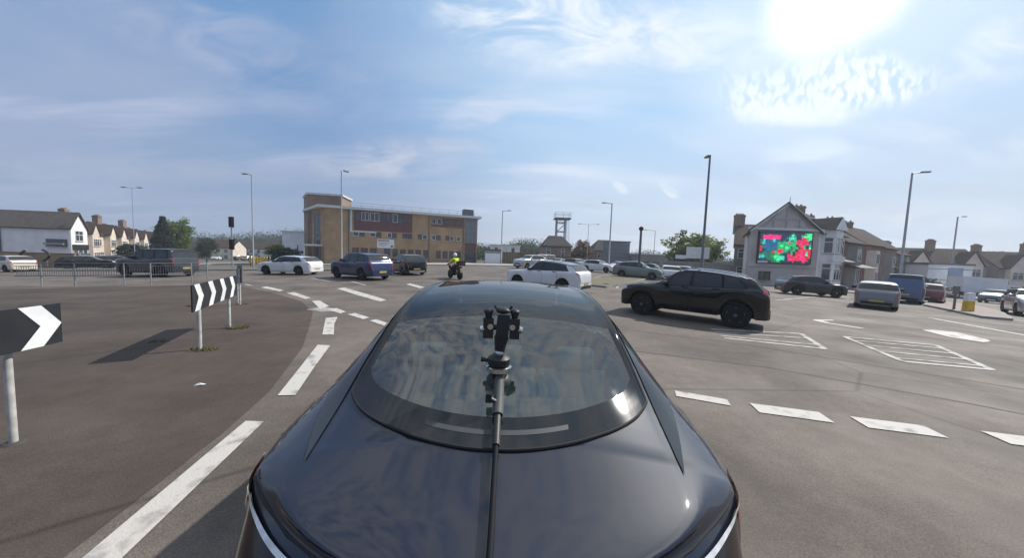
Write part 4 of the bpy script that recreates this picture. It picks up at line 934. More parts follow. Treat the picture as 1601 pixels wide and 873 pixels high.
# ------------------------------------------------------------------ corner public house with the screen on its gable, and the terrace behind it
LED = ["NNNNNNNNNNNNTNNNNGLL", "NPPPPPPPNNNTLTNNGLLL", "NPPPPPPPNNTCLCNNPRGL", "TCBBTCBTNTNCTGRPRRPN", "TCBBBBBGGGGRGGRPRRPB", "NTBBBBBGLGGGGGNRPGNG", "RTBBBBTGGGLGDGGNRGNL",
       "RNBBTTTRRGGDDGNRRRRR", "NDTBDRGRRGTNGNRRPRCR", "DGTDDDGGTNNRPNRPPRLR", "CCDDDGLCLCNPRRPRPPRR", "NTNDDDGLLCNRPPRRPPRN", "NNNNNDDGDNNNNRNNNRNN"]
def pub():
    root = thing('public_house', 'grey rendered corner house with half timbered gable, white bays down its side', 'building')
    z0 = -.75; A, B = V2((34.1, 36)), V2((39.0, 43.2)); D = V2((-7.6, 0))
    rf = gabled(root, A, B, D, z0, 5.75, 8.7, 'render_p', 'roofd', .35, .45)
    g = Wall((26.5, 36), (34.1, 36))
    # half timbering on the gable
    b = MB(); g.slab(b, -.35, 7.95, 5.78, 6.02, -.02, .20); b.build('tie_beam', M['fascia'], root)
    for sx in (0, 1):
        b = MB(); pk = 3.8; x0 = -.3 if sx == 0 else 7.9
        b.prism([g.at(x0, .14, 5.72), g.at(x0, .14, 5.46), g.at(pk, .14, 8.6), g.at(pk, .14, 8.86)], (g.n.x * .12, g.n.y * .12, 0)); b.build('barge_board', M['fascia'], root)
    b = MB(); g.slab(b, 3.72, 3.88, 6.02, 8.3, -.01, .09); g.slab(b, 2.2, 5.4, 6.95, 7.08, -.01, .085)
    for x in (2.25, 5.2): g.slab(b, x, x + .14, 6.02, 6.95, -.01, .08)
    for x, x2 in ((1.2, 2.9), (6.4, 4.7)): b.prism([g.at(x, .0, 6.02), g.at(x + .14, .0, 6.02), g.at(x2 + .14, .0, 7.9), g.at(x2, .0, 7.9)], (g.n.x * .075, g.n.y * .075, 0))
    b.build('gable_timber', mat('pale painted timber', (.40, .385, .375), (.33, .32, .31), .7, 3), root)
    b = MB(); b.tube([g.at(3.8, .2, 8.8), g.at(3.8, .2, 9.5)], [.06, .02], 6); b.build('finial', M['fascia'], root)
    window(g, root, 1.2, 2.5, .15, 1.15, 'trim', 1)
    panel(g, root, 'render_band', 0.02, 7.58, 1.55, 1.68, 'concrete', -.02, .04)
    chimney(rf, 36.2, 41.4, 7.0, 9.5, 1.2, .7, 0, 2)
    # street side at an angle
    C = A; t = V2((.883, .469)); E = C + t * 7.2; Dn = V2((-.469, .883)) * 7.5
    rf2 = gabled(root, C + t * .02 + V2((-.0, .003)), E, Dn, z0, 5.65, 8.5, 'render_w', 'roofd', .3, .02)
    s = Wall(C, E)
    bay = MB(); BW = [s.at(.7, .02, 0), s.at(1.3, 1.0, 0), s.at(3.2, 1.0, 0), s.at(3.8, .02, 0)]
    bay.prism([(p[0], p[1], z0) for p in BW], (0, 0, 6.0 - z0)); bay.build('bay', M['render_w'], root)
    for P, Q in zip(BW, BW[1:]):
        bw = Wall(P[:2], Q[:2])
        if bw.n.dot(s.n) < 0: bw = Wall(Q[:2], P[:2])
        for a, c in ((.35, 2.3), (3.4, 5.2)): window(bw, root, .15, bw.len - .15, a, c, 'fascia', 1 if bw.len > 1.4 else 0, .7, .09)
    pk = s.at(2.25, 1.1, 7.35); b = MB(); b.prism([s.at(.5, 1.12, 6.0), s.at(4.0, 1.12, 6.0), (pk[0], pk[1], 7.5)], (-s.n.x * 3.0, -s.n.y * 3.0, 0)); b.build('bay_roof', M['roofd'], root); pf = s.at(2.25, 1.125, 7.42); b = MB(); b.prism([s.at(.62, 1.125, 6.01), s.at(3.88, 1.125, 6.01), pf], (s.n.x * .05, s.n.y * .05, 0)); b.build('bay_gable', M['render_w'], root)
    b = MB(); s.slab(b, .5, 4.0, 2.5, 3.1, .9, 1.12); b.build('fascia_board', M['fascia'], root)
    for a in (4.6, 6.0): window(s, root, a, a + 1.0, 3.4, 5.1, 'fascia', 0, .6); window(s, root, a, a + 1.0, .3, 2.2, 'fascia', 0, .6)
    b = MB(); b.prism([s.at(4.3, .05, 3.0), s.at(4.3, 1.2, 2.55), s.at(4.3, .05, 2.55)], tuple(t * 2.8) + (0,)); b.build('awning', M['awn'], root)
    # screen hung on the gable: a thing of its own
    sc = thing('billboard_screen', 'large lit screen of broken red and green blocks on the gable wall', 'screen')
    b = MB(); g.slab(b, .75, 6.75, 2.05, 5.62, .02, .22); b.build('cabinet', M['led_frame'], sc)
    cols = {'N': (.012, .02, .05), 'T': (.01, .10, .11), 'C': (.03, .42, .36), 'B': (.01, .085, .18), 'G': (.01, .30, .10), 'L': (.05, .62, .22), 'D': (.01, .12, .06), 'R': (.50, .012, .035), 'P': (.62, .02, .14)}
    key = list(cols); ms = [mat('screen colour ' + k.lower(), cols[k], tuple(v * .55 for v in cols[k]), .4, 3.5, emit=1.0) for k in key]
    b = MB(); nx = 20; ny = 13; rr = random.Random(3)
    def q(i, j): return g.at(.9 + 5.7 * i / nx, .225, 5.5 - 3.32 * j / ny)
    jit = {}
    for i in range(nx + 1):
        for j in range(ny + 1):
            di = rr.uniform(-.28, .28) if 0 < i < nx else 0; dj = rr.uniform(-.28, .28) if 0 < j < ny else 0; jit[i, j] = q(i + di, j + dj)
    for j in range(ny):
        for i in range(nx): b.add([jit[i, j], jit[i, j + 1], jit[i + 1, j + 1], jit[i + 1, j]], [(0, 1, 2, 3)], key.index(LED[j][i]))
    o = b.build('screen_face', ms, sc, recalc=False)
    b = MB(); g.slab(b, .8, 1.9, 2.12, 2.3, .215, .235); b.build('maker_plate', M['sign_white'], sc)
    # terrace carrying on along the side street
    d = 7.3
    for k, (wm, lab, rg, ev) in enumerate([('brick_red', 'red brick terrace house with dark awnings next to the corner house', 8.2, 5.5), ('brick_red', 'red brick terrace house with a cream bay, third along the side street', 8.7, 5.8), ('brick_brown', 'brown brick terrace house, fourth along the side street', 8.9, 5.9), ('render_g', 'grey terrace house at the far end of the side street', 8.0, 5.4)]):
        P = C + t * (d + .02); Q = C + t * (d + 6.6); zz = gz(P.x, P.y) - .3
        h = thing('terrace_house', lab, 'house', group='terrace on the side street')
        r2 = gabled(h, P, Q, Dn, zz, ev + zz + .75, rg + zz + .75, wm, 'roof' if k % 2 else 'roofd', .3, .0)
        ww = Wall(P, Q, zz + .75)
        bb = [ww.at(.8, .02, 0), ww.at(1.3, .8, 0), ww.at(2.7, .8, 0), ww.at(3.2, .02, 0)]
        b = MB(); b.prism([(p[0], p[1], zz) for p in bb], (0, 0, 5.6)); b.prism([(p[0], p[1], zz + 5.6) for p in bb], (0, 0, .15)); b.build('bay', M['render_c' if k == 1 else 'render_g'], h)
        bw = Wall(bb[1][:2], bb[2][:2], zz + .75)
        for a, c in ((.4, 2.2), (3.2, 4.6)):
            window(bw, h, .1, bw.len - .1, a, c, 'fascia', 1); window(ww, h, 4.0, 5.6, a, c, 'fascia', 1)
        panel(ww, h, 'door', 5.75, 6.5, -.7, 1.6, 'maroon', -.02, .05)
        if k == 0: b = MB(); b.prism([ww.at(.5, .05, 2.9), ww.at(.5, 1.5, 2.4), ww.at(.5, .05, 2.4)], tuple(t * 5.5) + (0,)); b.build('awning', M['awn'], h)
        cp = P + Dn * .5; chimney(r2, cp.x, cp.y, zz + 7, zz + rg + 1.6, 1.0, .6, atan2(Dn.y, Dn.x), 2)
        d += 6.62
pub()
def simple_house(label, A, B, D, eave, ridge, wallm, roofm, z0, wins=(), chim=None, hip=0.0, gables=(), name='house', cat='house', group=None, door=None):
    h = thing(name, label, cat, group=group); A, B, D = V2(A), V2(B), V2(D)
    r = gabled(h, A, B, D, z0 - .3, z0 + eave, z0 + ridge, wallm, roofm, .3, .2, hip)
    w = Wall(A, B, z0)
    if w.n.dot(D) > 0: w = Wall(B, A, z0)
    for a, c, z, zt in wins: window(w, h, a, c, z, zt, 'fascia', 1 if c - a > 1.1 else 0, .65)
    for a, c, zt in gables:                                          # projecting gabled bays
        bb = [w.at(a, 0.02, 0), w.at(a, .9, 0), w.at(c, .9, 0), w.at(c, .02, 0)]
        b = MB(); b.prism([(p[0], p[1], z0 - .3) for p in bb], (0, 0, eave + .3)); pk = w.at((a + c) / 2, .9, zt)
        b.prism([w.at(a, .9, eave + .001), w.at(c, .9, eave + .001), pk], (-w.n.x * 2.6, -w.n.y * 2.6, 0)); b.build('bay', M['render_c'], h)
        for x0, x1, s0, s1 in ((a - .2, (a + c) / 2, -.12, 0), (c + .2, (a + c) / 2, -.12, 0)):
            b = MB(); b.prism([w.at(x0, 1.05, eave - .1), w.at(x0, 1.05, eave + .08), w.at(x1, 1.05, zt + .22), w.at(x1, 1.05, zt + .04)], (-w.n.x * 2.8, -w.n.y * 2.8, 0)); b.build('bay_roof', M[roofm], h)
        bw = Wall(bb[1][:2], bb[2][:2], z0)
        if bw.n.dot(w.n) < 0: bw = Wall(bb[2][:2], bb[1][:2], z0)
        for z, zt2 in ((.8, 2.2), (3.3, 4.7)): window(bw, h, .25, bw.len - .25, z, zt2, 'fascia', 2, .7)
    for cx, cy, zc in (chim or ()): chimney(r, cx, cy, z0 + ridge - 1.4, z0 + zc, 1.3, .7, 0, 4)
    if door: panel(w, h, 'door', door, door + .95, 0, 2.1, 'maroon', -.02, .06)
    return h
simple_house('brown roofed house set back left of the corner house, tall chimney on its ridge', (32.0, 46.5), (38, 46.5), (5.2, 7.6), 5.4, 8.6, 'render_g', 'roof', -.7, [(.5, 2.2, 3.4, 4.8), (3, 4.4, 3.4, 4.8), (.5, 2.2, .8, 2.2)], [(35.0, 50.3, 10.2)])

# ------------------------------------------------------------------ left side: white building and terraces
def white_building():
    root = thing('white_building', 'long white building with dark roof and dark shopfront at its gable end', 'building')
    z0 = -1.85; A, B = V2((-82, 44.2)), V2((-62.4, 45.2)); D = V2((-2.5, 3.7))
    rf = gabled(root, A, B, D, z0 - .3, z0 + 5.5, z0 + 7.7, 'render_w', 'rooflight', .3, .3)
    w = Wall(A, B, z0); g = Wall(B, B + D, z0); L_ = w.len
    panel(w, root, 'brick_plinth', 0, L_ + .02, 0, 1.25, 'brick_red', -.02, .12)
    b = MB(); w.slab(b, L_ - 3.2, L_ - .4, 2.9, 3.9, .0, .06); b.build('wall_vent', M['galvd'], root)
    b = MB(); w.slab(b, L_ - 3.1, L_ - .5, 3.1, 3.35, .05, .45); w.slab(b, L_ - 3.1, L_ - .5, 2.75, 2.9, .05, .3); b.build('cable_tray', M['galv'], root)
    for m in (L_ - 16.2, L_ - 11.9, L_ - 9.1): b = MB(); b.tube([w.at(m, .12, 1.3), w.at(m, .12, 5.3)], .09, 8); b.build('downpipe', M['galvd'], root, True)
    b = MB(); w.slab(b, L_ - 12.2, L_ - 11.5, 3.8, 4.9, .0, .35); b.build('alarm_box', M['trim'], root)
    b = MB(); w.slab(b, L_ - 14.5, L_ - 13, 1.3, 1.6, .0, .1); b.build('air_brick', M['fascia'], root)
    panel(g, root, 'shopfront', .3, 4.1, .15, 2.35, 'wglass', -.02, .07)
    panel(g, root, 'shop_fascia', .15, 4.35, 2.4, 3.2, 'trim', -.02, .15)
    b = MB()
    for k in range(4): g.slab(b, .3 + 1.22 * k, .42 + 1.22 * k, .15, 2.35, .06, .12)
    b.build('shopfront_frame', M['fascia'], root)
    window(g, root, 1.2, 3.2, 3.7, 5.2, 'fascia', 1, .6)
    panel(g, root, 'corner_board', -.06, .1, 0, 5.5, 'fascia', -.1, .08)
white_building()
def tan_wall():
    root = thing('boundary_wall', 'tan rendered yard wall in front of the white building', 'wall'); z0 = -1.65
    w = Wall((-72, 39.6), (-56.8, 41.4), z0); b = MB(); w.slab(b, 0, w.len, -.3, 1.75, -.22, 0); b.build('wall_face', M['tanwall'], root)
    b = MB(); w.slab(b, -.05, w.len + .05, 1.751, 1.86, -.27, .05); b.build('coping', M['brick_red'], root)
tan_wall()
for k, (x, y, sg) in enumerate([(-61.5, 40.2, 1), (-59.0, 40.4, -1)]):  # two black rubber-like sculpted barrier boards curl up above the wall foot
    t = thing('chevron_board', ['small black curved chevron board before the tan wall, opening right', 'small black curved chevron board before the tan wall, opening left'][k], 'road sign', (x, y, gz(x, y)))
    b = MB(); pts = [(sg * .35, .9), (-sg * .25, 1.25), (-sg * .45, 1.6), (-sg * .25, 1.95), (sg * .35, 2.3)]
    b.tube([(px_, 0, z) for px_, z in pts], .13, 8); b.build('board', M['sign_black'], t, True)
    b = MB(); b.tube([(0, .1, 0), (0, .1, 1.2)], .04, 6); b.build('post', M['galv'], t, True)
def semi(label, x, y, ang, k):
    z0 = gz(x, y); c, s_ = cos(ang), sin(ang); R2 = lambda a, b_: (x + a * c - b_ * s_, y + a * s_ + b_ * c)
    A, B = R2(0, 0), R2(11, 0); D = (-s_ * 8, c * 8)
    ch = R2(5.5, 4); ch2 = R2(.6, 4)
    simple_house(label, A, B, D, 5.6, 8.5, ('render_c', 'render_c', 'render_w')[k], 'roof', z0, [(4.3, 5.3, 3.4, 4.7), (5.7, 6.7, 3.4, 4.7), (3.5, 5.2, .4, 2.2), (5.8, 7.5, .4, 2.2)], [(ch[0], ch[1], 10.2)], 1.5, [(.5, 3.2, 7.6), (7.8, 10.5, 7.6)], group='cream semi-detached houses')
semi('cream semi-detached house with brown roof nearest the white building', -79, 59, radians(125), 0)
semi('middle one of the cream semi-detached houses with brown roof', -86.5, 69.6, radians(125), 1)
semi('cream semi-detached house closest to the dark conifer', -93.9, 80.3, radians(125), 2)
for k, (x, y, wd, lab) in enumerate([(-100, 104, 7, 'small cream house among trees right of the green tree'), (-104, 122, 13, 'long white terrace beyond the distant parked cars'), (-92, 133, 9, 'white house end beyond the traffic light')]):
    z0 = gz(x, y); simple_house(lab, (x, y), (x + wd, y + 2), (-1, 7), 4.2, 6.6, 'render_c' if k == 0 else 'render_w', 'roof', z0, [(m, m + 1.1, 2.6, 3.7) for m in span(.7, wd - 1.9, max(2, int(wd / 3)))] + [(m, m + 1.1, .5, 1.8) for m in span(.7, wd - 1.9, max(2, int(wd / 3)))])
def flat_block(label, X0, X1, Y, dep, h, mt, name='building', cat='building', edge='fascia', wins=(), bands=0):
    z0 = gz((X0 + X1) / 2, Y); r = thing(name, label, cat)
    prism_plan(r, 'wall', [(X0, Y), (X1, Y), (X1, Y + dep), (X0, Y + dep)], z0 - .4, z0 + h, mt)
    prism_plan(r, 'roof', [(X0 - .15, Y - .15), (X1 + .15, Y - .15), (X1 + .15, Y + dep + .15), (X0 - .15, Y + dep + .15)], z0 + h + .001, z0 + h + .25, edge)
    w = Wall((X0, Y), (X1, Y), z0)
    for a, c, z, zt in wins: window(w, r, a, c, z, zt, 'galvd', 1, 0, .07)
    for k in range(bands): panel(w, r, 'cladding_band', .0, X1 - X0, .9 + k * h / max(1, bands), .97 + k * h / max(1, bands), 'galvd', -.02, .05)
    return r, w
flat_block('plain white block left of the brick fire station', -47.5, -43.0, 66, 8, 6.4, 'render_w')
r, w = flat_block('white commercial shed with blue panels behind the splitter island', 59.6, 66.0, 46, 10, 4.6, 'render_w', edge='galvd', bands=3)
panel(w, r, 'blue_panel', 2.9, 5.0, 1.6, 4.2, mat('faded blue panel', (.24, .29, .42), (.2, .25, .37), .6, 2), -.02, .06)
r, w = flat_block('low garage with wide white door right of the fire station', -5.3, -2.2, 60, 6, 2.5, 'concrete', 'garage', 'garage', edge='felt')
dr = panel(w, r, 'garage_door', .15, 2.95, .05, 1.95, 'sign_white', -.02, .05)
flat_block('long low white roofed shed behind the garage', -6.0, 1.8, 84, 9, 4.2, 'render_w', 'shed', 'shed', edge='fascia', wins=[(5.6, 6.4, 2.5, 3.7), (1.2, 2.0, 2.5, 3.7)])
flat_block('tall blue grey clad block on the skyline', 21.2, 25.4, 70, 6, 5.9, 'clad_grey', edge='galvd', bands=7)
flat_block('low grey shop row left of the leafy tree', 25.8, 33.5, 66, 7, 3.6, 'render_g', wins=[(.8, 2.2, .6, 2.2), (3, 4.4, .6, 2.2), (5.2, 6.6, .6, 2.2)])
flat_block('small white kiosk roof beside the shop row', 30.2, 33.6, 58, 4, 3.1, 'render_w')
simple_house('dark roofed house below the steel drill tower', (6.0, 64), (11.6, 64), (0, 8), 3.9, 6.0, 'brick_brown', 'roofd', .3, [(.6, 1.5, 2.3, 3.4), (3.6, 4.3, 1.8, 3.4)], hip=1.6)
simple_house('brown house with rounded dark roof right of the bronze tree', (20.6, 82), (27.5, 82), (0, 8), 3.9, 6.6, 'brick_red', 'roofd', .3, [(1, 2, 2, 3.2), (3.2, 4.4, 2, 3.2), (5.2, 6.2, 2, 3.2)], hip=2.2)
def fence_run(label, x0, x1, Y, h, n):
    r = thing('board_fence', label, 'fence'); w_ = (x1 - x0) / n; me = None
    for k in range(n):
        x = x0 + k * w_; z0 = gz(x, Y)
        if me is None: b = MB(); b.box(.012, w_ - .012, -.02, .02, .05, h); me = b.mesh('board', M['wood'])
        o = bpy.data.objects.new('board', me); COL.objects.link(o); o.parent = r; o.location = (x, Y + (.012 if k % 2 else 0), z0)
    b = MB(); b.box(x0, x1, Y + .035, Y + .09, gz((x0 + x1) / 2, Y) + h * .6, gz((x0 + x1) / 2, Y) + h * .6 + .1); b.build('fence_rail', M['wood'], r)
fence_run('brown close boarded fence between the garage and the silver cars', -2.0, 3.4, 60.3, 2.3, 18)
fence_run('darker brown fence behind the far queue of cars', 3.6, 14.5, 63, 1.9, 30)
def grey_wall():
    r = thing('boundary_wall', 'low grey rendered wall running to the corner house', 'wall'); z0 = -.35
    w = Wall((19.6, 41.2), (26.4, 38.6), z0); b = MB(); w.slab(b, 0, w.len, -.3, 2.15, -.25, 0); b.build('wall_face', M['render_g'], r)
    b = MB(); w.slab(b, -.05, w.len + .05, 2.151, 2.27, -.3, .05); b.build('coping', M['concrete'], r)
grey_wall()
def hoarding():
    x, y = 24.4, 42.4; r = thing('hoarding', 'blank white board standing behind the low grey wall', 'sign', (x, y, gz(x, y)))
    b = MB(); b.box(-1.5, 1.5, -.05, .05, 2.6, 4.1); b.build('board', M['sign_white'], r)
    b = MB(); b.box(-2.9, -1.55, -.04, .04, 2.5, 3.0); b.build('side_board', M['sign_white'], r)
    for sx in (-1.2, 1.2): b = MB(); b.box(sx - .06, sx + .06, .05, .15, 0, 3.9); b.build('post', M['galvd'], r)
hoarding()
for k, (x, lab) in enumerate([(76.5, 'pale gabled dark roofed house right of the box truck'), (91.0, 'dark roofed house with two pale gables at the right edge'), (106.0, 'dark roofed house partly cut by the right edge')]):
    y = 63 - k * 3; z0 = gz(x, y); simple_house(lab, (x, y), (x + 12, y - 3), (2, 8), 5.4, 8.5, 'render_g', 'roof', z0, [(4.9, 7.0, 3.3, 4.6), (4.9, 7.0, .6, 2.2)], [(x + 7.5, y + 2.0, 10.3), (x + 1.2, y + 4.2, 9.9)], 0, [(.8, 3.6, 7.8), (8.4, 11.2, 7.8)], group='houses on the far right')
def drill_tower():
    x, y = 10.3, 71.0; z0 = gz(x, y); r = thing('drill_tower', 'open steel fire drill tower with a railed top platform', 'tower', (x, y, z0)); H_ = 10.3
    leg = None
    for sx in (-.95, .95):
        for sy in (-.95, .95): b = MB(); b.box(sx - .11, sx + .11, sy - .11, sy + .11, 0, H_ - .25); b.build('leg', M['galv'], r)
    for k in range(5):
        z = 1.9 * k + 1.6; b = MB()
        for s_ in (-1, 1): b.box(-.84, .84, s_ * .95 - .06, s_ * .95 + .06, z, z + .14); b.box(s_ * .95 - .06, s_ * .95 + .06, -.84, .84, z, z + .14)
        b.build('ring_beam', M['galv'], r)
        b = MB(); z1 = z + 1.75; f = 1 if k % 2 else -1
        for s_ in (-1, 1): b.tube([(-.9 * f, s_ * .95, z), (.9 * f, s_ * .95, min(z1, H_ - .4))], .05, 5); b.tube([(s_ * .95, .9 * f, z), (s_ * .95, -.9 * f, min(z1, H_ - .4))], .05, 5)
        b.build('brace', M['galv'], r)
    b = MB(); b.box(-1.5, 2.0, -1.5, 1.5, H_ - .25, H_); b.build('platform', M['galvd'], r)
    b = MB()
    for px_, py in ((-1.4, -1.4), (.3, -1.4), (1.9, -1.4), (1.9, 1.4), (-1.4, 1.4)): b.tube([(px_, py, H_), (px_, py, H_ + 1.1)], .035, 5)
    for zz in (.55, 1.1): b.tube([(-1.4, -1.4, H_ + zz), (1.9, -1.4, H_ + zz), (1.9, 1.4, H_ + zz), (-1.4, 1.4, H_ + zz), (-1.4, -1.4, H_ + zz)], .035, 5)
    b.build('guard_rail', M['galv'], r)
    b = MB(); b.tube([(1.5, -1.0, 0), (1.15, -1.0, H_ - .3)], .04, 5); b.tube([(1.95, -1.0, 0), (1.6, -1.0, H_ - .3)], .04, 5)
    for k in range(24): z = .3 + k * .4; dx = -.35 * z / H_; b.tube([(1.5 + dx, -1.0, z), (1.95 + dx, -1.0, z)], .02, 4)
    b.build('ladder', M['galv'], r)
drill_tower()

# ------------------------------------------------------------------ street furniture
def lamp_post(label, x, y, h, arms=((1, 0),), r=.085, arm=.9, m='galv'):
    t = thing('street_lamp', label, 'street lamp', (x, y, gz(x, y)), group='tall street lamps')
    b = MB(); b.tube([(0, 0, -.1), (0, 0, 1.3), (0, 0, 1.35), (0, 0, h)], [r * 1.35, r * 1.35, r, r * .62], 12); b.build('pole', M[m], t, True)
    for ax, ay in arms:
        b = MB(); b.tube([(0, 0, h - .06), (ax * arm * .6, ay * arm * .6, h + .02), (ax * arm, ay * arm, h + .05)], [r * .5, r * .4, r * .4], 8); b.build('arm', M[m], t, True)
        a = atan2(ay, ax); b = MB(); b.T = Matrix.Translation((ax * arm, ay * arm, h + .05)) @ Matrix.Rotation(a, 4, 'Z')
        b.prism([(-.05, -.13, -.04), (.55, -.17, -.03), (.62, -.1, -.03), (.62, .1, -.03), (.55, .17, -.03), (-.05, .13, -.04)], (0, 0, .09)); hd = b.build('lamp_head', M['galvd'], t)
        b = MB(); b.T = Matrix.Translation((ax * arm, ay * arm, h + .05)) @ Matrix.Rotation(a, 4, 'Z'); b.box(.1, .5, -.1, .1, -.052, -.041); b.build('lamp_lens', M['lamp'], hd)
    return t
lamp_post('tall grey street lamp behind the white hatchback, arm pointing left', -30.0, 37, 10.6, ((-1, .1),), .07, .5)
lamp_post('tall street lamp in front of the brick fire station', -18.7, 35, 10.5, ((.3, .9),), .08, .3, 'galv')
lamp_post('street lamp on the skyline right of the fire station', -2.1, 58, 9.6, ((1, 0),), .11)
lamp_post('street lamp beyond the white saloon, arm pointing left', 14.4, 48, 10.0, ((-1, 0),), .12)
lamp_post('thickest and nearest street lamp, straight top, beside the low grey wall', 15.35, 26, 10.4, ((.2, .95),), .11, .25, 'galvd')
lamp_post('street lamp above the blue van, arm pointing right', 33.9, 28, 10.8, ((1, -.2),), .10, .6)
lamp_post('street lamp far right above the white commercial shed', 65.6, 48, 11.9, ((1, 0),), .12, .6)
lamp_post('thin double armed street lamp above the white building', -56.7, 48, 11.6, ((1, 0), (-1, 0)), .045)
lamp_post('faint double armed street lamp left of the skyline block', 16.9, 73, 9.6, ((1, 0), (-1, 0)), .07, 1.8)
lamp_post('distant single armed street lamp right of the skyline block', 32.9, 75, 9.6, ((-1, 0),), .09, 2.0)
def cctv_pole():
    x, y = 12.0, 30.4; t = thing('camera_pole', 'dark steel pole with a round camera dome on top', 'pole', (x, y, gz(x, y)))
    b = MB(); b.tube([(0, 0, 0), (0, 0, 4.6)], [.13, .10], 10); b.build('pole', M['galvd'], t, True)
    b = MB(); b.ball((0, 0, 4.75), .22, 12); b.build('dome', M['trim'], t, True)
cctv_pole()
def traffic_light():
    x, y = -29.1, 33.2; t = thing('traffic_light', 'tall mast with one signal head high up and one lower down', 'traffic light', (x, y, gz(x, y)), radians(35))
    b = MB(); b.tube([(0, 0, 0), (0, 0, 5.0)], .065, 10); b.build('pole', M['galv'], t, True)
    for z in (2.55, 4.85):
        b = MB(); b.box(-.17, .17, -.28, -.06, z - .48, z + .48); hd = b.build('signal_head', M['trim'], t)
        b = MB(); b.box(-.22, .22, -.055, -.035, z - .54, z + .54); b.build('backing_board', M['trim'], hd)
        for k, (c1, c2) in enumerate([((.16, .01, .01), (.10, .01, .01)), ((.16, .09, .01), (.10, .06, .01)), ((.01, .12, .05), (.01, .08, .03))]):
            b = MB(); b.lathe([(.10, 0), (.08, .02), (.0001, .03)], Matrix.Translation((0, -.28, z + .3 - .3 * k)) @ Matrix.Rotation(pi / 2, 4, 'X'), 14); b.build('lens', mat('signal lens', c1, c2, .2, 8), hd, True)
            b = MB(); b.lathe([(.115, 0), (.115, .12)], Matrix.Translation((0, -.28, z + .3 - .3 * k)) @ Matrix.Rotation(pi / 2, 4, 'X'), 14); b.build('hood', M['trim'], hd, True)
traffic_light()

def chevron_sign(label, P0, P1, z0, hgt, nchev, posts, back=False, tip=.5, shape=None, pr=.03, name='chevron_sign', drop=0.0):
    """flat board from plan point P0 to P1, its face to the right of P0->P1, white arrowheads pointing to P1"""
    P0, P1 = V2(P0), V2(P1); c = (P0 + P1) / 2; t = thing(name, label, 'road sign', (c.x, c.y, 0)); w = Wall(P0 - c, P1 - c); L_ = w.len
    b = MB(); w.slab(b, 0, L_, z0, z0 + hgt, -.02, 0); b.build('board', [M['sign_back'], M['sign_back']] if back else M['sign_black'], t)
    if not back:
        b = MB(); zz = z0 + hgt / 2; pitch = L_ / nchev; wd = pitch * .36; a = hgt * tip
        for k in range(nchev):
            x = (k + .12) * pitch
            if shape: x, wd, a = shape
            vs = [w.at(x, .004, z0 + hgt), w.at(x + wd, .004, z0 + hgt), w.at(x + wd + a, .004, zz), w.at(x + wd, .004, z0), w.at(x, .004, z0), w.at(x + a, .004, zz)]
            b.add(vs, [(0, 5, 2, 1), (5, 4, 3, 2)])
        b.build('arrow', M['sign_white'], t)
    for k, (px_, py, off_) in enumerate(posts):
        q = V2((px_, py)) - c; zg = gz(px_, py); top = z0 + hgt * .8; b = MB(); b.tube([(q.x, q.y, zg), (q.x, q.y, top)], pr, 12); p = b.build('post', M['polewhite'], t, True)
        b = MB(); b.tube([(q.x, q.y, zg + .004), (q.x, q.y, zg + .02)], [.075, .055], 10); b.build('collar', M['patch'], p, True)
        for zb in (z0 + hgt * .25, z0 + hgt * .7): b = MB(); b.tube([(q.x, q.y, zb - .015), (q.x, q.y, zb + .015)], .045, 10); w.slab(b, w.t.dot(q - w.P) - .05, w.t.dot(q - w.P) + .05, zb - .015, zb + .015, -.05, -.019); b.build('clip', M['galv'], p)
    return t
chevron_sign('black road sign with one big white arrowhead, cut by the left edge', (-4.08, 1.72), (-4.36, 3.06), .82, .38, 1, [(-4.37, 2.72, 0), (-4.16, 1.9, 0)], shape=(1.05, .165, .15), pr=.026)
chevron_sign('black board with four white arrowheads on two white posts, out on the island', (-5.23, 5.2), (-6.35, 7.35), .70, .45, 4, [(-5.43, 5.5, 0), (-6.31, 7.08, 0)], tip=.38)
chevron_sign('grey back of a further road sign on twin posts, past the four arrowhead board', (-8.98, 10.42), (-8.62, 10.16), .66, .56, 2, [(-8.72, 10.19, 0), (-8.90, 10.32, 0)], back=True)

def guard_rail():
    pts = [(-22.2, 14.2), (-21.28, 14.38), (-20.0, 14.56), (-18.44, 15.14), (-17.72, 15.62), (-17.02, 16.92), (-17.6, 18.4)]
    r = thing('guard_rail', 'grey steel pedestrian guard rail along the far edge of the island', 'fence')
    Z = [gz(*p) for p in pts]; top, lo = 1.06, .50
    for p, z in zip(pts[1:], Z[1:]): b = MB(); b.tube([(p[0], p[1], z), (p[0], p[1], z + top + .02)], .027, 8); b.build('post', M['galv'], r, True)
    for p, q, z1, z2 in zip(pts, pts[1:], Z, Z[1:]):
        for zz, rad in ((top, .025), (top - .12, .014), (lo, .020)): b = MB(); b.tube([(p[0], p[1], z1 + zz), (q[0], q[1], z2 + zz)], rad * .9, 6); b.build('rail', M['galvd'], r, True)
        n = int((V2(q) - V2(p)).length / .085); b = MB()
        for k in range(1, n): f = k / n; x, y, z = p[0] + (q[0] - p[0]) * f, p[1] + (q[1] - p[1]) * f, z1 + (z2 - z1) * f; b.tube([(x, y, z + lo), (x, y, z + top - .12)], .009, 4, False)
        o = b.build('infill_bars', M['galvd'], r); o['kind'] = 'stuff'
guard_rail()
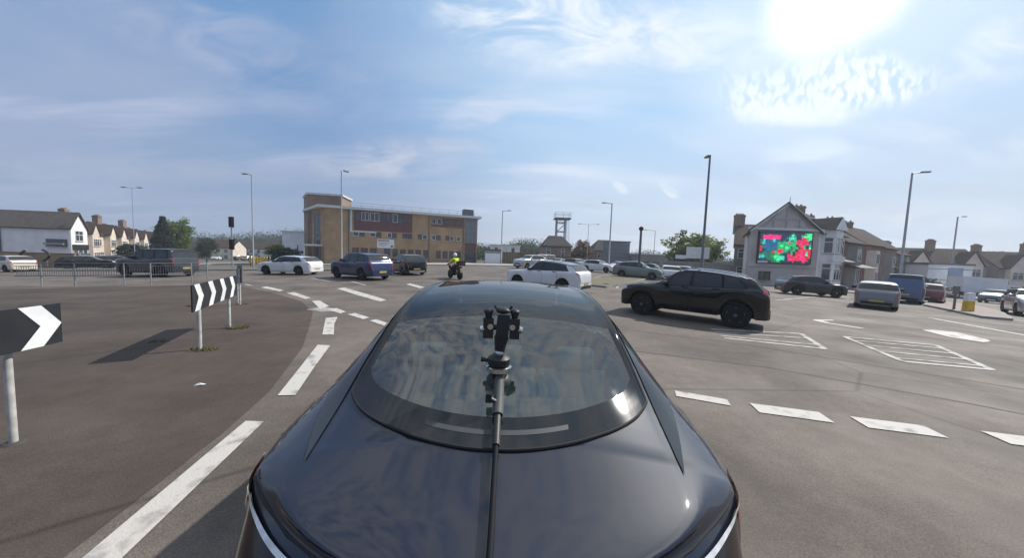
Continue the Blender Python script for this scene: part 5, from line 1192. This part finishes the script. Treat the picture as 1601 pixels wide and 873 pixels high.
def road_barrier():
    x, y = -36.2, 45.5; z0 = gz(x, y); r = thing('road_barrier', 'low row of yellow upright boards before the far trees', 'barrier', (x, y, z0))
    for k in range(6): b = MB(); b.box(-1.25 + .45 * k, -.95 + .45 * k, -.04, .04, .25, 1.35); b.build('board', M['yellow'], r)
    b = MB(); b.box(-1.4, 1.5, .045, .1, .5, .62); b.box(-1.4, 1.5, .045, .1, 1.0, 1.12); b.build('cross_bar', M['trim'], r)
    for sx in (-1.2, 1.3): b = MB(); b.box(sx - .06, sx + .06, .1, .2, -.12, 1.2); b.build('post', M['trim'], r)
road_barrier()
def bollards():
    x, y = 24.7, 17.2; z = gz(x, y) + .11; r = thing('island_bollard', 'yellow keep-side bollard on the splitter island', 'bollard', (x, y, z))
    b = MB(); b.prism([(-.22, -.1, 0), (.22, -.1, 0), (.20, -.1, .55), (-.20, -.1, .55)], (0, .2, 0)); b.build('body', M['yellow'], r)
    b = MB(); b.box(-.20, .20, -.09, .09, .551, 1.0); b.build('lamp_box', M['sign_white'], r)
    x, y = 24.7, 17.75; r = thing('post', 'short dark post standing behind the yellow bollard', 'post', (x, y, gz(x, y) + .11)); r.name = 'marker_post'
    b = MB(); b.tube([(0, 0, 0), (0, 0, 1.15)], .05, 8); b.build('pole', M['galvd'], r, True)
    b = MB(); b.box(-.16, .16, -.03, .03, .85, 1.3); b.build('plate', M['sign_back'], r)
bollards()
def box_truck():
    X, Y = 63.5, 43.0; r = thing('box_truck', 'white box truck beside the white commercial shed', 'truck'); orient(r, X, Y, (.97, -.22))
    b = MB(); b.box(-3.2, 1.3, -1.05, 1.05, .95, 3.0); b.build('cargo_box', M['render_w'], r)
    b = MB(); b.prism([(1.4, -.98, .5), (3.1, -.98, .5), (3.15, -.98, 1.2), (2.75, -.98, 2.1), (2.3, -.98, 2.3), (1.4, -.98, 2.3)], (0, 1.96, 0)); b.build('cab', M['p_white'], r)
    b = MB(); b.prism([(2.80, -.8, 1.25), (3.16, -.8, 1.25), (2.8, -.8, 2.02)], (0, 1.6, 0)); b.box(1.7, 2.6, -.992, -.97, 1.35, 2.0); b.box(1.7, 2.6, .97, .992, 1.35, 2.0); b.build('cab_window', M['glass'], r)
    b = MB(); b.box(-3.1, 2.8, -.4, .4, .5, .94); b.box(-3.0, -.4, -1.0, 1.0, .45, .75); b.build('chassis', M['trim'], r)
    tm, rm = wheel_mesh(.42, .26, M['alloy'], 'truck')
    for x in (-2.1, 2.2):
        for sd_ in (1, -1):
            o = bpy.data.objects.new('wheel', tm); COL.objects.link(o); o.parent = r; o.location = (x, sd_ * .86, .42)
            if sd_ < 0: o.rotation_euler = (0, 0, pi)
            q = bpy.data.objects.new('rim', rm); COL.objects.link(q); q.parent = o
box_truck()
# litter and weeds at the posts
for x, y, lab in [(-4.05, 4.0, 'scrap of white paper lying on the brown island')]:
    b = MB(); b.add([(0, 0, 0), (.10, .02, .012), (.11, .06, .004), (.01, .04, .015), (.05, .03, .03)], [(0, 1, 4), (1, 2, 4), (2, 3, 4), (3, 0, 4)]); o = b.build('paper_scrap', M['sign_white']); o.location = (x, y, gz(x, y) + .008); tag(o, lab, 'litter')
def weeds(label, x, y, n, h, rad):
    rr = random.Random(int(x * 100)); b = MB()
    for k in range(n):
        a = rr.uniform(0, 2 * pi); q = rad * sqrt(rr.random()); px_, py = q * cos(a), q * sin(a) * .7; l = h * rr.uniform(.4, 1); d = rr.uniform(0, 2 * pi); wd = rr.uniform(.008, .02)
        e = (px_ + cos(d) * l * .6, py + sin(d) * l * .6, l * .7); s_ = (-sin(d) * wd, cos(d) * wd)
        b.add([(px_ - s_[0], py - s_[1], 0), (px_ + s_[0], py + s_[1], 0), (e[0] + s_[0] * .3, e[1] + s_[1] * .3, e[2])], [(0, 1, 2)])
    o = b.build('weeds', leaf('dry weeds', (.17, .145, .08), (.10, .10, .05)), recalc=False); o.location = (x, y, gz(x, y) + .006); tag(o, label, 'weeds', kind='stuff')
weeds('dry weeds at the foot of the nearer post', -5.35, 5.5, 160, .10, .22); weeds('dry weeds at the foot of the further post', -6.15, 7.1, 140, .12, .22); weeds('dry weeds at the twin posts', -8.7, 10.3, 80, .1, .2); weeds('weeds in an island crack', -6.6, 5.9, 60, .06, .15)

# ------------------------------------------------------------------ motorcycle and its rider
def motorcycle():
    r = thing('motorcycle', 'black and red motorcycle with a top box, ridden away from us', 'motorcycle'); orient(r, -4.05, 22.7, (-.62, .785))
    Q = Matrix.Rotation(pi / 2, 4, 'X')
    def wh(x):
        b = MB(); b.lathe([(.22, -.06), (.30, -.065), (.315, -.03), (.315, .03), (.30, .065), (.22, .06)], Matrix.Translation((x, 0, .315)) @ Q, 24); o = b.build('wheel', M['tyre'], r, True)
        b = MB(); b.lathe([(.04, -.03), (.225, -.02), (.225, .02), (.04, .03)], Matrix.Translation((x, 0, .315)) @ Q, 20); b.build('rim', M['blackrim'], o, True)
    wh(.72); wh(-.68)
    b = MB(); b.tube([(.74, .09, .32), (.50, .09, .95)], .03, 8); b.tube([(.74, -.09, .32), (.50, -.09, .95)], .03, 8); b.build('fork', M['galvd'], r, True)
    b = MB(); b.ball((.15, 0, .46), .26, 12, (1.25, .7, .85)); b.tube([(-.68, .1, .32), (-.2, .09, .45)], .035, 8); b.tube([(-.68, -.1, .32), (-.2, -.09, .45)], .035, 8); b.build('engine', M['trim'], r, True)
    b = MB(); b.ball((.22, 0, .86), .2, 14, (1.35, .72, .75)); b.build('fuel_tank', M['p_black'], r, True)
    b = MB(); b.prism([(.25, -.13, .45), (.62, -.13, .62), (.78, -.13, .88), (.55, -.13, 1.08), (.35, -.13, .8)], (0, .26, 0)); b.build('fairing', M['p_red'], r)
    b = MB(); b.prism([(.62, -.11, 1.02), (.66, -.11, 1.04), (.50, -.09, 1.32), (.47, -.09, 1.30)], (0, .2, 0)); b.build('windscreen', M['wglass'], r)
    b = MB(); b.prism([(.05, -.14, .80), (-.45, -.14, .80), (-.75, -.12, .92), (-.75, -.12, .82), (-.3, -.14, .66), (.05, -.14, .68)], (0, .28, 0)); b.build('seat', M['trim'], r)
    b = MB(); b.box(-1.02, -.60, -.24, .24, .98, 1.3); b.build('top_box', M['trim'], r)
    b = MB(); b.box(-1.03, -1.015, -.1, .1, 1.1, 1.14); b.build('reflector', M['redlamp'], r)
    b = MB(); b.box(-.82, -.76, -.09, .09, .80, .88); b.build('tail_light', M['redlamp'], r)
    b = MB(); b.box(-.92, -.9, -.1, .1, .5, .68); b.build('number_plate', M['plate_y'], r)
    b = MB(); b.tube([(.1, -.16, .33), (-.4, -.19, .36), (-.8, -.2, .48)], [.04, .055, .06], 10); b.build('exhaust', M['chrome'], r, True)
    b = MB(); b.tube([(.42, -.40, 1.02), (.50, -.15, 1.02), (.52, 0, 1.0), (.50, .15, 1.02), (.42, .40, 1.02)], .016, 8); b.build('handlebar', M['trim'], r, True)
    for s_ in (-1, 1): b = MB(); b.tube([(.47, s_ * .28, 1.03), (.48, s_ * .36, 1.22)], .009, 6); b.ball((.47, s_ * .37, 1.26), .06, 10, (.4, 1.1, .7)); b.build('mirror', M['trim'], r, True)
    b = MB(); b.prism([(-.62, -.07, .70), (-.9, -.07, .62), (-.88, -.07, .58), (-.5, -.07, .66)], (0, .14, 0)); b.build('mudguard', M['trim'], r)
    return r
moto = motorcycle()
def skin(name, verts, edges, rads, root_i, mt, lev=2):
    me = bpy.data.meshes.new(name); me.from_pydata([Vector(v) for v in verts], edges, []); o = bpy.data.objects.new(name, me); COL.objects.link(o)
    sm = o.modifiers.new('skin', 'SKIN'); sm.use_smooth_shade = True
    for i, d in enumerate(me.skin_vertices[0].data):
        rr = rads[i]; d.radius = rr if isinstance(rr, tuple) else (rr, rr); d.use_root = (i == root_i)
    s = o.modifiers.new('sub', 'SUBSURF'); s.levels = lev; s.render_levels = lev
    dg = bpy.context.evaluated_depsgraph_get(); dg.update(); m2 = bpy.data.meshes.new_from_object(o.evaluated_get(dg)); o.modifiers.clear(); o.data = m2
    m2.materials.clear(); m2.materials.append(M[mt]); m2.polygons.foreach_set('use_smooth', [True] * len(m2.polygons)); return o
def rider():
    # seated on the motorcycle, same axes as the bike
    v = [(-.22, 0, .90), (-.17, 0, 1.12), (-.07, 0, 1.36), (-.03, 0, 1.46), (-.01, 0, 1.53), (.03, 0, 1.60), (.04, 0, 1.70)]
    e = [(0, 1), (1, 2), (2, 3), (3, 4), (4, 5), (5, 6)]; rd = [(.17, .15), (.17, .13), (.20, .13), (.10, .09), .058, .085, .09]
    for s_ in (1, -1):
        n = len(v); v += [(-.05, s_ * .19, 1.40), (.16, s_ * .31, 1.17), (.38, s_ * .36, 1.05), (.42, s_ * .365, 1.04)]; rd += [.068, .050, .036, .036]; e += [(2, n), (n, n + 1), (n + 1, n + 2), (n + 2, n + 3)]
        hnd = n + 3                                                   # five gloved fingers closing over the grip
        for k, (dy, ln) in enumerate([(-.036, .9), (-.012, 1.0), (.012, .95), (.034, .75)]):
            m = len(v); x, y, z = v[hnd]; v += [(x + .045 * ln, y + dy, z + .012), (x + .068 * ln, y + dy, z - .018), (x + .048 * ln, y + dy, z - .045)]; rd += [.0105, .0095, .0085]; e += [(hnd, m), (m, m + 1), (m + 1, m + 2)]
        m = len(v); x, y, z = v[hnd]; v += [(x + .015, y - s_ * .04, z - .015), (x + .035, y - s_ * .05, z - .04)]; rd += [.012, .010]; e += [(hnd, m), (m, m + 1)]
        n = len(v); v += [(-.18, s_ * .11, .88), (.20, s_ * .24, .80), (-.02, s_ * .24, .42), (-.05, s_ * .24, .34), (.12, s_ * .25, .31)]; rd += [.105, .075, .052, .05, .042]; e += [(0, n), (n, n + 1), (n + 1, n + 2), (n + 2, n + 3), (n + 3, n + 4)]
    p = skin('person', v, e, rd, 0, 'cloth'); orient(p, -4.05, 22.7, (-.62, .785))
    tag(p, 'motorcycle rider in a hi-viz yellow jacket and white helmet', 'person')
    v = [(-.22, 0, .96), (-.17, 0, 1.12), (-.07, 0, 1.36), (-.03, 0, 1.45)]; e = [(0, 1), (1, 2), (2, 3)]; rd = [(.205, .18), (.21, .17), (.24, .17), (.13, .12)]
    for s_ in (1, -1):
        n = len(v); v += [(-.05, s_ * .19, 1.40), (.16, s_ * .31, 1.17), (.30, s_ * .345, 1.09)]; rd += [.095, .072, .058]; e += [(2, n), (n, n + 1), (n + 1, n + 2)]
    j = skin('jacket', v, e, rd, 0, 'hiviz'); j.parent = p
    b = MB(); b.lathe([(.222, -.02), (.224, .025)], Matrix.Translation((-.165, 0, 1.14)) @ Matrix.Diagonal((.86, 1.02, 1, 1)), 20); b.build('reflective_band', M['sign_white'], p, True)
    b = MB(); b.ball((.05, 0, 1.70), .142, 18, (1.08, .92, 1.02)); b.build('helmet', M['helmet'], p, True)
    b = MB(); b.grid(lambda i, jj: Vector((.05 + .158 * cos((i - .5) * 1.7) * sin(1.25 + .55 * jj), .134 * sin((i - .5) * 1.7) * sin(1.25 + .55 * jj), 1.70 + .148 * cos(1.25 + .55 * jj))), 8, 4); b.build('visor', M['glass'], p, True)
rider()

# ------------------------------------------------------------------ trees
def crown_mesh(name, m, seed, n_clump, n_leaf, shape, size, lo=.15):
    """leaf-sized faces in many clumps; shape(rnd) -> clump centre and radius in a 1 x 1 x 1 crown"""
    rr = random.Random(seed); vs = []; fs = []
    for k in range(n_clump):
        c, rad = shape(rr)
        for q in range(n_leaf):
            while True:
                d = Vector((rr.uniform(-1, 1), rr.uniform(-1, 1), rr.uniform(-1, 1)))
                if d.length < 1: break
            p = c + Vector((d.x * rad, d.y * rad, d.z * rad * .75)); s = size * rr.uniform(.6, 1.3)
            n = Vector((rr.gauss(0, 1), rr.gauss(0, 1), rr.gauss(0, 1) + .6)).normalized(); a = n.orthogonal().normalized(); a.rotate(Matrix.Rotation(rr.uniform(0, 6.28), 3, n)); b = n.cross(a); i = len(vs)
            vs += [p - a * s, p - b * s * .45, p + a * s, p + b * s * .45]; fs.append((i, i + 1, i + 2, i + 3))
    me = bpy.data.meshes.new(name); me.from_pydata(vs, [], fs); me.materials.append(M[m]); return me
def round_shape(rr):
    while True:
        d = Vector((rr.uniform(-1, 1), rr.uniform(-1, 1), rr.uniform(-1, 1)))
        if .25 < d.length < 1: break
    f = 1 + .26 * sin(5 * atan2(d.y, d.x) + 2 * d.z)
    return Vector((d.x * .42 * f, d.y * .42 * f, .5 + d.z * .42)), rr.uniform(.07, .15)
def cone_shape(rr):
    z = rr.random() ** 1.4; R_ = .42 * (1 - z) + .03; a = rr.uniform(0, 6.28); q = R_ * sqrt(rr.uniform(.25, 1)); return Vector((q * cos(a), q * sin(a), z * .95 + .03)), .05 + .07 * (1 - z)
CR = {}
def tree(label, x, y, h, w, m='leaf1', kind='round', seed=1, trunk=.2, group=None, cat='tree', name='tree'):
    key = (m, kind, seed)
    if key not in CR: CR[key] = crown_mesh('crown', m, seed, 125 if kind == 'round' else 170, 36, round_shape if kind == 'round' else cone_shape, .036)
    r = thing(name, label, cat, (x, y, gz(x, y)), seed * 1.3, group)
    o = bpy.data.objects.new('crown', CR[key]); COL.objects.link(o); o.parent = r; o.location = (0, 0, h * trunk); o.scale = (w, w, h * (1 - trunk))
    b = MB(); b.tube([(0, 0, -.2), (.03 * h * .1, 0, h * trunk), (0, .02 * h, h * .62)], [h * .028, h * .02, h * .006], 8)
    for k in range(5): a = k * 1.26 + seed; b.tube([(0, 0, h * (trunk * .9 + .05 * k)), (cos(a) * w * .17, sin(a) * w * .17, h * (trunk + .2 + .05 * k)), (cos(a) * w * .32, sin(a) * w * .32, h * (trunk + .33 + .05 * k))], [h * .012, h * .008, h * .003], 5)
    b.build('trunk', M['bark'], r, True); return r
tree('dark pointed conifer right of the cream houses', -72, 66, 9.6, 6.0, 'leaf3', 'cone', 2, .05)
tree('bright green round tree behind the dark conifer', -72.8, 69.5, 10.4, 6.4, 'leaf1', 'round', 3, .15)
tree('low dark shrub in front of the last cream house', -69.5, 58.5, 4.2, 5.0, 'leaf3', 'round', 4, .05, cat='shrub', name='shrub')
tree('small dark tree right of the bright green tree', -76.5, 80, 6.5, 4.5, 'leaf5', 'round', 5, .15)
tree('bright yellow green bush behind the yellow boards', -43.0, 58.5, 3.9, 4.0, 'leaf2', 'round', 6, .05, cat='bush', name='bush')
tree('dark bush at the left corner of the fire station', -39.0, 54.5, 3.2, 5.0, 'leaf3', 'round', 7, .02, cat='bush', name='bush')
tree('bronze leaved tree left of the rounded roof house', 16.7, 78, 6.6, 6.0, 'leaf4', 'round', 8, .12)
tree('wide leafy green tree left of the white hoarding', 27.5, 50.5, 7.6, 7.6, 'leaf1', 'round', 9, .14)
tree('second leafy green tree right of the wide one', 33.6, 56.5, 7.8, 7.0, 'leaf1', 'round', 10, .14)
tree('dark bush in front of the end terrace houses', 47.5, 37.5, 2.6, 3.6, 'leaf3', 'round', 11, .02, cat='bush', name='bush')
tree('green tree between the blue van and the white shed', 58, 50.5, 5.6, 6.0, 'leaf1', 'round', 12, .12)
def treeline(label, pts, hgt, depth, n, m, seed, size):
    rr = random.Random(seed); vs = []; fs = []; seg = list(zip(pts, pts[1:])); Ls = [(V2(q) - V2(p)).length for p, q in seg]; tot = sum(Ls)
    for k in range(n):
        u = rr.random() * tot; i = 0
        while u > Ls[i]: u -= Ls[i]; i += 1
        p = V2(seg[i][0]).lerp(V2(seg[i][1]), u / Ls[i]); s_ = (sum(Ls[:i]) + u)
        hh = hgt * (.62 + .22 * sin(s_ * .23 + seed) + .14 * sin(s_ * .61 + 2 * seed) + .10 * sin(s_ * 1.7))
        z = hh * rr.random() ** .8; q = Vector((p.x + rr.gauss(0, depth / 3), p.y + rr.gauss(0, depth / 3), gz(p.x, p.y) + z)); s = size * rr.uniform(.7, 1.3) * (1.9 - 1.45 * z / hh)
        nn = Vector((rr.gauss(0, 1), rr.gauss(0, 1), rr.gauss(0, 1) + .6)).normalized(); a = nn.orthogonal().normalized(); b = nn.cross(a); j = len(vs)
        vs += [q - a * s, q - b * s * .6, q + a * s, q + b * s * .6]; fs.append((j, j + 1, j + 2, j + 3))
    me = bpy.data.meshes.new('treeline'); me.from_pydata(vs, [], fs); me.materials.append(M[m]); o = bpy.data.objects.new('treeline', me); COL.objects.link(o)
    tag(o, label, 'trees', kind='stuff')
treeline('dark wooded hill beyond the distant white terrace', [(-240, 190), (-190, 205), (-150, 215), (-118, 235)], 14, 22, 42000, 'leaf5', 1, .75)
treeline('taller distant wood right of the traffic light', [(-185, 225), (-150, 215), (-122, 190), (-95, 180)], 17, 18, 42000, 'leaf5', 5, .7)
treeline('distant tree belt behind the garage and sheds', [(-20, 120), (0, 125), (25, 130)], 8.5, 10, 34000, 'leaf5', 2, .42)
treeline('distant hedge behind the shop row', [(25, 118), (60, 112), (80, 100)], 7.0, 8, 28000, 'leaf5', 3, .4)
treeline('distant trees over the far right houses', [(70, 84), (100, 76), (150, 72)], 9.5, 10, 36000, 'leaf5', 4, .42)
treeline('distant tree belt behind the cream houses', [(-200, 120), (-140, 118), (-100, 128)], 6, 10, 30000, 'leaf5', 6, .45)

# ------------------------------------------------------------------ thin summer haze
def haze():
    b = MB(); b.box(-420, 420, -60, 420, -4.6, 16.5); m = bpy.data.materials.new('haze'); m.use_nodes = True; nt = m.node_tree
    out = next(n for n in nt.nodes if n.type == 'OUTPUT_MATERIAL'); nt.nodes.remove(nt.nodes['Principled BSDF'])
    v = nt.nodes.new('ShaderNodeVolumePrincipled'); v.inputs['Color'].default_value = (.86, .91, 1.0, 1); v.inputs['Density'].default_value = .0008; v.inputs['Anisotropy'].default_value = .35
    nt.links.new(v.outputs[0], out.inputs['Volume']); o = b.build('haze', m); o['kind'] = 'stuff'
haze()
